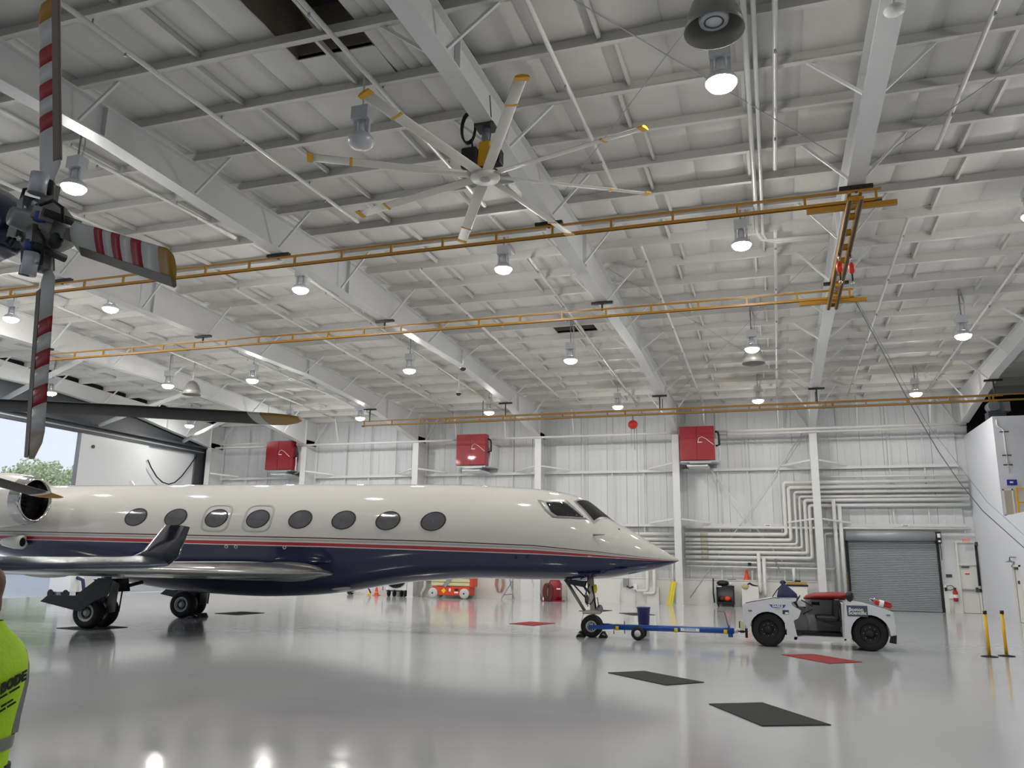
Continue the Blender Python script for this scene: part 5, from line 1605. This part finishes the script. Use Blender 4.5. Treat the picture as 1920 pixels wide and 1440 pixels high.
# things riding on the tractor
tag(MB().loft([[(X(a)+.85, 22.85+w*math.cos(q), z+h*math.sin(q)) for q in [2*PI*k/14 for k in range(14)]] for a, w, h, z in ((.60, .10, .02, 1.16), (.66, .28, .05, 1.185), (.86, .34, .09, 1.22), (1.3, .34, .105, 1.235), (1.6, .32, .10, 1.24), (1.66, .12, .06, 1.25))]).build('folded_cover', 'cover_red'), 'dark red folded cover lying across the tractor seats', 'cover')
tag(MB().ell((1.69, 22.45, 1.25), .10, .1, .13, 12, 8).build('beacon', 'black_paint'), 'dark beacon lamp on the tractor behind the seats', 'lamp')
t2 = thing('fire_extinguisher', 'red extinguisher lying on the tractor rear deck', 'extinguisher', (2.12, 22.2, 1.10))
MB().lathe([(.001, 0), (.07, .01), (.075, .05), (.075, .38), (.001, .43)], o=(.10, 0, .055), axis=(1, 0, -.27), n=16).build('cylinder', 'extinguisher_red', t2)
MB().lathe([(.0765, .12), (.0765, .22)], o=(.10, 0, .055), axis=(1, 0, -.27), n=16).build('paper_label', 'sign_white', t2)
MB().tube([(.10, 0, .06), (.0, 0, .10), (.02, -.03, .13), (.18, -.05, .10)], .022, 6).build('valve', 'chrome', t2)
t2 = thing('equipment_bag', 'navy bag with poles standing on the tractor hood', 'bag', (.15, 22.75, 1.17))
MB().loft([[(x+w*math.cos(q), w*.8*math.sin(q), z) for q in [2*PI*k/12 for k in range(12)]] for x, w, z in ((.05, .26, 0.0), (.05, .24, .1), (0, .16, .22), (-.02, .06, .32), (-.02, .02, .35))]).build('bag', 'denim', t2)
MB().tube([(-.32, -.02, .0), (-.2, -.02, .18), (-.04, 0, .35), (.06, 0, .28)], .012, 6).build('strap', 'black_paint', t2)
MB().beam((-.08, -.05, .35), (.28, -.05, -.02), .02, .02).build('pole', 'black_paint', t2)
MB().beam((-.05, .02, .35), (-.1, .02, 0), .02, .02).build('pole', 'black_paint', t2)
t2 = thing('tray_of_tools', 'flat cardboard tray of parts on the cart behind the tractor', 'tray', (.75, 40.5, 0))
MB().box(-.45, .5, -.2, .25, 0, 1.02).build('cart_body', 'knee_white', t2)
MB().box(-.60, .55, -.22, .28, 1.02, 1.10).build('tray', 'black_paint', t2)
MB().box(-.40, .50, -.2, .2, 1.10, 1.22).build('carton', 'cardboard', t2)
MB().ell((.1, 0, 1.25), .15, .12, .06, 10, 6).build('part', 'gear_dark', t2)
MB().ell((-.55, 0, 1.18), .14, .12, .10, 10, 6).build('rag', 'denim', t2)
# ================================================================ helicopter (tail rotor, stabiliser and two main blades reach into view)
HEL = thing('helicopter', 'navy helicopter with red and white striped tail rotor blades', 'helicopter', (-10.75, 4.90, 0), math.atan2(-.254, .967))
TR = Vector((7.41, 0.0, 3.70))          # tail rotor hub, x runs aft
BY = .17                                # centre plane
# fuselage and boom
def hring(x, zc, hw, hh, n=24):
    return [(x, BY+hw*math.cos(2*PI*k/n), zc+hh*math.sin(2*PI*k/n)) for k in range(n)]
MB().loft([hring(*q) for q in ((-4.6, 1.05, .05, .05), (-4.3, 1.1, .45, .35), (-3.5, 1.3, .85, .65), (-2.4, 1.5, 1.02, .88), (-.5, 1.6, 1.06, .98), (1.2, 1.65, 1.0, .92), (2.4, 1.75, .7, .62), (3.4, 1.85, .42, .38), (5.0, 1.9, .30, .28), (6.35, 1.94, .22, .22), (6.6, 1.96, .05, .05))]).build('fuselage', 'heli_navy', HEL)
MB().loft([hring(x, 2.45, w, h) for x, w, h in ((-1.8, .1, .1), (-1.3, .5, .3), (.0, .7, .42), (1.4, .55, .36), (2.3, .15, .12))]).build('engine_cowling', 'heli_white', HEL)
MB().prism([(-4.0, 1.25), (-3.3, 1.95), (-2.6, 2.2), (-2.4, 1.5), (-3.6, 1.2)], lambda a, b_, d: (a, BY+d, b_), -.96, .96).build('windscreen', 'glass_dark', HEL)
for x, y in ((-3.4, 0), (1.1, -1.1), (1.1, 1.1)):
    MB().cyl((x, BY+y, .2), (x, BY+y*.85, 1.0), .06, n=10).build('gear_leg', 'gear_metal', HEL)
    MB().lathe([(.001, -.08), (.1, -.09), (.2, -.06), (.2, .06), (.1, .09), (.001, .08)], o=(x, BY+y, .2), axis=(0, 1, 0), n=20).build('wheel', 'black_rubber', HEL)
# fin, swept up to the gearbox fairing beside the hub
SH = 0.0
fin = [(TR.x+p_[0], p_[1]) for p_ in ((-.362, .084), (-.39, .19), (-.534, .321), (-.757, .455), (-.907, .528), (-1.15, .60), (-1.45, .45), (-1.75, -.30), (-2.3, -1.55), (-1.5, -1.62), (-1.2, -.60), (-.98, -.17), (-.80, -.04), (-.65, -.022), (-.497, -.018), (-.40, .02))]
rings = []
for d, k in ((-.11, .82), (-.08, .95), (0, 1.0), (.07, .95), (.09, .82)):
    cx = SH+sum(p[0] for p in fin)/len(fin); cz = sum(p[1] for p in fin)/len(fin)
    sx = []
    for px_, pz in fin:
        px_ = px_+SH
        # pull outline in a little toward the faces so the edge is rounded
        q = Vector((px_-TR.x+.35, pz))
        sx.append((px_ + (cx-px_)*(1-k)*.16, d, TR.z+pz+(cz-pz)*(1-k)*.10))
    rings.append(sx)
MB().loft(rings).build('tail_fin', 'heli_navy', HEL, bevel=.02)
# horizontal stabiliser with upturned tips
for sd in (-1, 1):
    rg = []
    xs0 = TR.x-1.25
    for l, x, c, z, cant in ((.1, .06, .50, 1.95, 0), (.8, .06, .48, 1.953, 0), (1.25, .06, .47, 1.958, 0), (1.40, .06, .46, 1.97, .35), (1.50, .04, .42, 2.02, .9), (1.66, -.02, .28, 2.23, 1.0)):
        sec_ = []
        for k in range(16):
            a = 2*PI*k/16
            cx_, cz_ = -c/2*math.cos(a), .045*c/.6*math.sin(a)
            tilt = math.radians(5)
            z_ = cz_*math.cos(tilt)-cx_*math.sin(tilt)
            sec_.append((xs0+x+cx_*math.cos(tilt), BY+sd*(l-z_*math.sin(cant)*1.0), z+z_*math.cos(cant)-.0))
        rg.append(sec_)
    st = MB().loft(rg[:4]).build('stabilizer', 'stab_grey', HEL)
    MB().loft(rg[3:]).build('stabilizer_tip', 'heli_navy', st)
# main rotor
mh = MB().cyl((0, 0, 2.6), (0, 0, 3.55), .12, .10, n=14).build('main_rotor_mast', 'gear_metal', HEL)
MB().lathe([(.001, 3.62), (.3, 3.6), (.36, 3.52), (.3, 3.44), (.001, 3.42)], n=20).build('main_rotor_hub', 'gear_dark', HEL)
def main_blade(ang, z_tip, z_root):
    Rm = 6.7
    def ring(r, c, sweep=0.0):
        f_ = (r-.4)/(Rm-.4)
        z = z_root+(z_tip-z_root)*(.35*f_+.65*f_*f_)
        tw = math.radians(-7)
        out = []
        for k in range(12):
            a = 2*PI*k/12
            y_, z_ = c/2*math.cos(a), .027*math.sin(a)*(c/.39)
            out.append((r-0, y_*math.cos(tw)-z_*math.sin(tw)+sweep, z+y_*math.sin(tw)+z_*math.cos(tw)))
        return out
    bl_ = MB().loft([ring(.4, .12), ring(.9, .16), ring(1.3, .39), ring(3.0, .39), ring(4.6, .39), ring(6.20, .39)]).build('main_rotor_blade', 'blade_grey', HEL)
    bl_.rotation_euler = (0, 0, ang)
    MB().loft([ring(6.20, .392), ring(6.32, .392)]).build('white_band', 'blade_white', bl_)
    MB().loft([ring(6.32, .391), ring(6.48, .36, -.02), ring(6.62, .26, -.08), ring(6.7, .14, -.13)]).build('ochre_tip', 'blade_ochre', bl_)
a0 = math.radians(15+14.72)
for k, (zt_, zr) in enumerate(((3.30, 3.52), (3.0, 3.40), (3.2, 3.5), (3.2, 3.5))):
    main_blade(a0+k*PI/2, zt_, zr)
# tail rotor blades
def tail_blade(ang, L, lean=0.0, pitch=math.radians(28), worn=False):
    def ring(r, c, y0, y1):
        out = []
        n = 10
        for k in range(n):
            a = 2*PI*k/n
            yy = (y0+y1)/2+(y1-y0)/2*math.cos(a)
            zz = .011*math.sin(a)
            out.append((r*L, yy*math.cos(pitch)-zz*math.sin(pitch), yy*math.sin(pitch)+zz*math.cos(pitch)))
        return out
    M = Matrix.Translation(TR) @ Matrix.Rotation(lean, 4, 'X') @ Matrix(((math.cos(ang), -math.sin(ang), 0, 0), (0, 0, -1, 0), (math.sin(ang), math.cos(ang), 0, 0), (0, 0, 0, 1)))
    root = None
    bands = [(.20, .42, 'blade_white'), (.42, .49, 'blade_red'), (.49, .56, 'blade_white'), (.56, .63, 'blade_red'), (.63, .71, 'blade_white'), (.71, .79, 'blade_red'), (.79, .91, 'blade_white'), (.91, 1.0, 'blade_ochre')]
    for i, (r0, r1, m) in enumerate(bands):
        c0, c1 = -.085, .085
        rr = [ring(r0, .17, c0, c1), ring(r1, .17, c0, c1)]
        if i == 0: rr = [ring(.10, .1, -.035, .035), ring(.20, .1, -.04, .045), ring(.25, .17, c0, c1), ring(r1, .17, c0, c1)]
        if i == len(bands)-1 and worn: m = 'cloth_pale'; rr = [ring(r0, .17, c0, c1), ring(.95, .17, c0*.9, c1*.8), ring(1.0, .17, c0*.5, c0*.1)]
        elif i == len(bands)-1: rr = [ring(r0, .17, c0, c1), ring(.97, .17, c0, c1), ring(1.0, .17, c0*.5, c1*.8)]
        o_ = MB().loft(rr).build('tail_rotor_blade' if i == 0 else ('ochre_tip' if i == 7 else 'paint_band'), m, HEL if i == 0 else root)
        if i == 0:
            root = o_
            o_.matrix_world = HEL.matrix_world @ M if False else M
            o_.parent = HEL
    # worn metal strip along the leading edge
    def lering(r):
        out = []
        for y_, z_ in ((-.093, 0), (-.086, .0095), (-.04, .0122), (-.04, -.0122), (-.086, -.0095)):
            out.append((r*L, y_*math.cos(pitch)-z_*math.sin(pitch), y_*math.sin(pitch)+z_*math.cos(pitch)))
        return out
    MB().loft([lering(.27), lering(.985)], smooth=False).build('leading_strip', 'blade_edge', root)
for ang, L, lean in ((98, 1.42, math.radians(4)), (-21, 1.22, 0), (-82, 1.24, 0), (165, 1.22, 0)):
    tail_blade(math.radians(ang), L, lean, math.radians(8 if ang > 90 and ang < 120 else (28 if ang > -50 else 2)), ang == -82)
# hub mechanism
hub = MB().lathe([(.001, -.20), (.05, -.20), (.06, -.12), (.13, -.10), (.14, .02), (.09, .10), (.05, .14), (.001, .14)], o=TR, axis=(0, 1, 0), n=24).build('tail_rotor_hub', 'gear_metal', HEL)
rnd = random.Random(3)
for k, ang in enumerate((98, -21, -82, 165)):
    a = math.radians(ang)
    d = Vector((math.cos(a), 0, math.sin(a)))
    p = Vector((-math.sin(a), 0, math.cos(a)))
    MB().beam(TR+d*.05+Vector((0, -.03, 0)), TR+d*.25+Vector((0, -.01, 0)), .07, .06).build('yoke', 'gear_metal', hub)
    MB().cyl(TR+d*.16+p*.07+Vector((0, -.12, 0)), TR+d*.18+p*.07+Vector((0, .05, 0)), .022, n=8).build('pitch_link', 'gear_dark', hub)
    MB().box(-.05, .05, -.035, .035, -.03, .03, Matrix.Translation(TR+d*.10+p*.06+Vector((0, -.10, 0))) @ Matrix.Rotation(-a, 4, 'Y')).build('pitch_horn', 'gear_metal', hub)
    MB().ell(TR+d*.21-p*.05+Vector((0, -.05, 0)), .035, .035, .045, 8, 6).build('bearing_cap', 'gear_dark', hub)
    MB().tube([TR+d*.24+p*.05+Vector((0, -.06, 0)), TR+d*.25+p*.12+Vector((0, -.09, 0)), TR+d*.15+p*.14+Vector((0, -.10, 0)), TR+d*.08+p*.10+Vector((0, -.12, 0))], .009, 6).build('deice_wire', 'black_rubber', hub)
for q in ((.12, -.12, -.03), (.06, -.12, -.17), (.03, -.11, -.30)):
    MB().cyl(TR+Vector(q), TR+Vector(q)+Vector((.01, 0, .05)), .026, n=10).build('blue_plug', 'hub_blue', hub)
MB().cyl(TR+Vector((.05, -.1, -.30)), TR+Vector((.06, -.1, -.18)), .038, n=12).build('damper', 'light_box', hub)
MB().cyl(TR+Vector((.01, -.1, .16)), TR+Vector((.02, -.1, .27)), .045, n=12).build('reservoir', 'light_box', hub)
MB().cyl(TR+Vector((0, .06, 0)), (TR.x-.55, BY+.04, TR.z+.14), .09, .12, n=14).build('drive_shaft', 'gear_dark', hub)
MB().prism([(-.10, .06), (-.03, .10), (.06, -.02), (.03, -.16), (-.05, -.22), (-.09, -.10)], lambda a, b_, d: (TR.x+a, TR.y+d, TR.z+b_), -.10, -.05).build('swash_plate', 'gear_dark', hub, bevel=.01)
for k in range(6):
    a = 2*PI*k/6
    MB().cyl(TR+Vector((.10*math.cos(a), -.13, .10*math.sin(a))), TR+Vector((.10*math.cos(a), -.10, .10*math.sin(a))), .014, n=8).build('bolt', 'chrome', hub)
# ================================================================ person at the left edge, seen from behind and side
PER = thing('person', 'person with shaved head in a lime safety vest with their back turned', 'person', (-3.77, 3.12, 0), math.radians(104))
# local frame: person faces +y, right hand +x
def ering(cx, cy, z, w, d, n=20, p=2.4):
    out = []
    for k in range(n):
        a = 2*PI*k/n
        c, s = math.cos(a), math.sin(a)
        q = 1/((abs(c)**p+abs(s)**p)**(1/p))
        out.append((cx+w*c*q, cy+d*s*q, z))
    return out
# body: one continuous skin grown on a skeleton, head lofted onto the neck
me = bpy.data.meshes.new('body')
J = [((0, 0, 1.00), .165), ((0, -.01, 1.22), .16), ((0, -.01, 1.42), .17), ((0, -.01, 1.54), .10), ((0, .0, 1.66), .075), ((0, .03, 1.74), .07),
     ((.20, -.01, 1.50), .085), ((.28, -.02, 1.22), .06), ((.27, .14, 1.02), .045), ((.25, .20, .96), .036),
     ((-.20, -.01, 1.50), .085), ((-.28, -.02, 1.22), .06), ((-.27, .14, 1.02), .045), ((-.25, .20, .96), .036),
     ((.11, 0, .90), .11), ((.13, .02, .52), .07), ((.14, -.02, .10), .05), ((.15, .12, .045), .042),
     ((-.11, 0, .90), .11), ((-.13, .02, .52), .07), ((-.14, -.02, .10), .05), ((-.15, .12, .045), .042)]
E_ = [(0, 1), (1, 2), (2, 3), (3, 4), (4, 5), (2, 6), (6, 7), (7, 8), (8, 9), (2, 10), (10, 11), (11, 12), (12, 13), (0, 14), (14, 15), (15, 16), (16, 17), (0, 18), (18, 19), (19, 20), (20, 21)]
V_ = [j[0] for j in J]; Rr = [j[1] for j in J]
for base, sx in ((9, 1), (13, -1)):
    hx, hy_, hz = V_[base]
    for k, (dx, ln) in enumerate(((-.036, .07), (-.012, .085), (.012, .08), (.034, .06))):
        i0 = len(V_)
        V_ += [(hx+dx, hy_+.045, hz-.03), (hx+dx*1.1, hy_+.06+ln*.4, hz-.06), (hx+dx*1.1, hy_+.05+ln*.5, hz-.10)]
        Rr += [.011, .009, .008]
        E_ += [(base, i0), (i0, i0+1), (i0+1, i0+2)]
    i0 = len(V_)
    V_ += [(hx-sx*.05, hy_+.01, hz-.02), (hx-sx*.06, hy_+.05, hz-.05)]
    Rr += [.012, .010]
    E_ += [(base, i0), (i0, i0+1)]
me.from_pydata(V_, E_, [])
sko = bpy.data.objects.new('skeleton', me)
col.objects.link(sko)
sk = sko.modifiers.new('skin', 'SKIN')
if not me.skin_vertices:
    pass
lay = me.skin_vertices[0].data
for i, r in enumerate(Rr):
    lay[i].radius = (r, r)
    lay[i].use_root = (i == 0)
sub = sko.modifiers.new('subsurf', 'SUBSURF'); sub.levels = 2; sub.render_levels = 2
dg = bpy.context.evaluated_depsgraph_get()
bme = bpy.data.meshes.new_from_object(sko.evaluated_get(dg))
bpy.data.objects.remove(sko)
hb = MB()
hb.add([v.co for v in bme.vertices], [tuple(p.vertices) for p in bme.polygons], True)
head = [(1.70, .062, .072, .010), (1.735, .068, .082, .012), (1.765, .072, .092, .022), (1.80, .076, .100, .028), (1.835, .079, .103, .026), (1.87, .078, .102, .022), (1.90, .072, .092, .018), (1.925, .058, .074, .014), (1.94, .038, .05, .012), (1.946, .012, .016, .012)]
rings = []
for z, w, d, cy in head:
    ring = []
    for k in range(24):
        a = 2*PI*k/24
        x_, y_ = w*math.cos(a), cy+d*math.sin(a)
        if math.sin(a) > .93 and 1.78 < z < 1.83: y_ += .020          # nose
        if math.sin(a) < -.5 and z < 1.78: y_ -= .006*(1 if z > 1.72 else .2)   # nape roll
        ring.append((x_, y_, z))
    rings.append(ring)
hb.loft(rings)
for sx in (-1, 1):
    hb.ell((sx*.082, .015, 1.815), .012, .022, .034, 10, 8)
body = hb.build('body', 'skin', PER)
for sx in (-1, 1):
    MB().ell((sx*.034, .122, 1.845), .013, .008, .008, 8, 6).build('eye', 'sign_white', PER)
MB().ell((0, .108, 1.765), .026, .01, .007, 8, 6).build('mouth', 'hose_rust', PER)
# trousers and shoes
for sx in (-1, 1):
    MB().loft([ering(sx*x, y, z, w, d, 16) for x, y, z, w, d in ((.10, 0, 1.0, .12, .16), (.115, 0, .9, .12, .15), (.13, .02, .52, .088, .095), (.14, -.01, .12, .08, .09), (.14, -.01, .08, .08, .09))]).build('trouser_leg', 'trousers', PER)
    MB().loft([ering(sx*.145, y, z, w, d, 16) for y, z, w, d in ((.05, 0, .056, .15), (.05, .05, .06, .155), (.02, .09, .055, .11), (-.01, .12, .05, .065))]).build('shoe', 'black_rubber', PER)
# safety vest: shell over the torso with collar and short sleeves
vest_r = [ering(0, 0, .84, .225, .175), ering(0, 0, 1.0, .22, .165), ering(0, -.008, 1.2, .225, .170), ering(0, -.02, 1.38, .245, .182), ering(0, -.022, 1.48, .262, .175), ering(0, -.018, 1.555, .245, .142), ering(0, -.012, 1.61, .175, .112), ering(0, -.004, 1.65, .115, .095), ering(0, .002, 1.685, .092, .09)]
vest = MB().loft(vest_r, caps=False).build('safety_vest', 'vest_lime', PER)
sv = vest.modifiers.new('subsurf', 'SUBSURF'); sv.levels = 1; sv.render_levels = 2
for sx in (-1, 1):
    MB().tube([(sx*.17, .0, 1.52), (sx*.225, .02, 1.45), (sx*.255, .03, 1.32), (sx*.265, .03, 1.22)], [.09, .095, .085, .082], 14).build('sleeve', 'vest_lime', vest)
    MB().tube([(sx*.245, .025, 1.365), (sx*.253, .028, 1.325)], [.092, .09], 14).build('sleeve_stripe', 'vest_silver', vest)
def belt(z0, z1, g, name):
    MB().loft([ering(0, -.006, z0, .2225+g, .1690+g, 40), ering(0, -.008, z1, .2240+g, .1705+g, 40)], caps=False).build(name, 'vest_silver', vest)
belt(1.08, 1.14, .003, 'waist_stripe')
belt(.88, .94, .002, 'hem_stripe')
# shoulder stripes running over to the back
for sx in (-1, 1):
    pts = [(.13, -.06, 1.60), (.135, -.105, 1.575), (.14, -.140, 1.53), (.14, -.165, 1.46), (.14, -.174, 1.38), (.13, -.163, 1.21), (.13, -.16, 1.14)]
    rg = [[(sx*(x+e), y-.003, z+.004) for e in (-.022, .022)] for x, y, z in pts]
    MB().loft(rg, closed=False, caps=False).build('shoulder_stripe', 'vest_silver', vest)
# lettering on the back, set on the cloth
def on_back(x, z):
    k = [(1.2, .225, .170, -.008), (1.38, .245, .182, -.02), (1.48, .262, .175, -.022)]
    w, d, cy = (k[1][1], k[1][2], k[1][3])
    q = max(0, 1-(abs(x)/w)**2.4)**(1/2.4)
    return cy-d*q
M_ = frame_m((.0, -.206, 1.40), (.97, 0, .24), (-.24, 0, .97), (0, -1, 0))
text('lettering', 'BODE', .062, 'ink_black', vest, M_, .001, bold=.004, shear=.15, sx=1.1)
for k, (dz, w_) in enumerate(((-.045, .08), (-.09, .04), (-.11, .065))):
    n_ = 11
    mm = MB()
    for i in range(n_):
        if i % 6 == 5: continue
        x0 = -w_+2*w_*i/n_
        mm.box(x0, x0+2*w_/n_*.75, -.003, .002, -.005, .003, Matrix.Translation((-.02, -.203, 1.40+dz)) @ Matrix.Rotation(-.245, 4, 'Y'))
    mm.build('small_print', 'ink_black', vest)['kind'] = 'stuff'
# ================================================================ outside the open doors
o = MB().box(-220, -33.3, -120, 260, -.25, -.02).build('floor_outside', 'apron')
o.name = 'floor.001'
struct(o, 'pale wet concrete apron outside the hangar')
rnd = random.Random(11)
tl = 'pale green leafy tree beyond the apron'
for k in range(16):
    y = 42+(k//2)*8.3+(k % 2)*4.6+rnd.uniform(-.8, .8)
    x = -94-(k % 2)*9+rnd.uniform(-1.5, 1.5)
    h = rnd.uniform(13.0, 14.8)+(k % 2)*1.0
    t = thing('tree', tl, 'tree', (x, y, -.02), 0, 'trees beyond the apron')
    MB().cyl((0, 0, 0), (0, 0, h*.55), .28, .14, n=8).build('trunk', 'bark', t)
    v, f = [], []
    rr = random.Random(k)
    for i in range(6500):
        # leaf clumps through the volume of a rounded crown
        while True:
            q = Vector((rr.uniform(-1, 1), rr.uniform(-1, 1), rr.uniform(-1, 1)))
            if .35 < q.length < 1: break
        lump = 1+.15*math.sin(q.x*7+k)*math.cos(q.y*6+2*k)
        c = Vector((q.x*3.4*lump, q.y*3.4*lump, h*.62+q.z*h*.40*lump))
        a = Vector((rr.uniform(-1, 1), rr.uniform(-1, 1), rr.uniform(-1, 1))).normalized()
        b_ = a.orthogonal().normalized()
        s = rr.uniform(.13, .3)
        o_ = len(v)
        v += [c+a*s, c+b_*s*.7, c-a*s, c-b_*s*.7]
        f.append((o_, o_+1, o_+2, o_+3))
    m_ = MB(); m_.add(v, f)
    cr_ = m_.build('crown', 'foliage', t)
    cr_['kind'] = 'stuff'
bpy.context.view_layer.update()
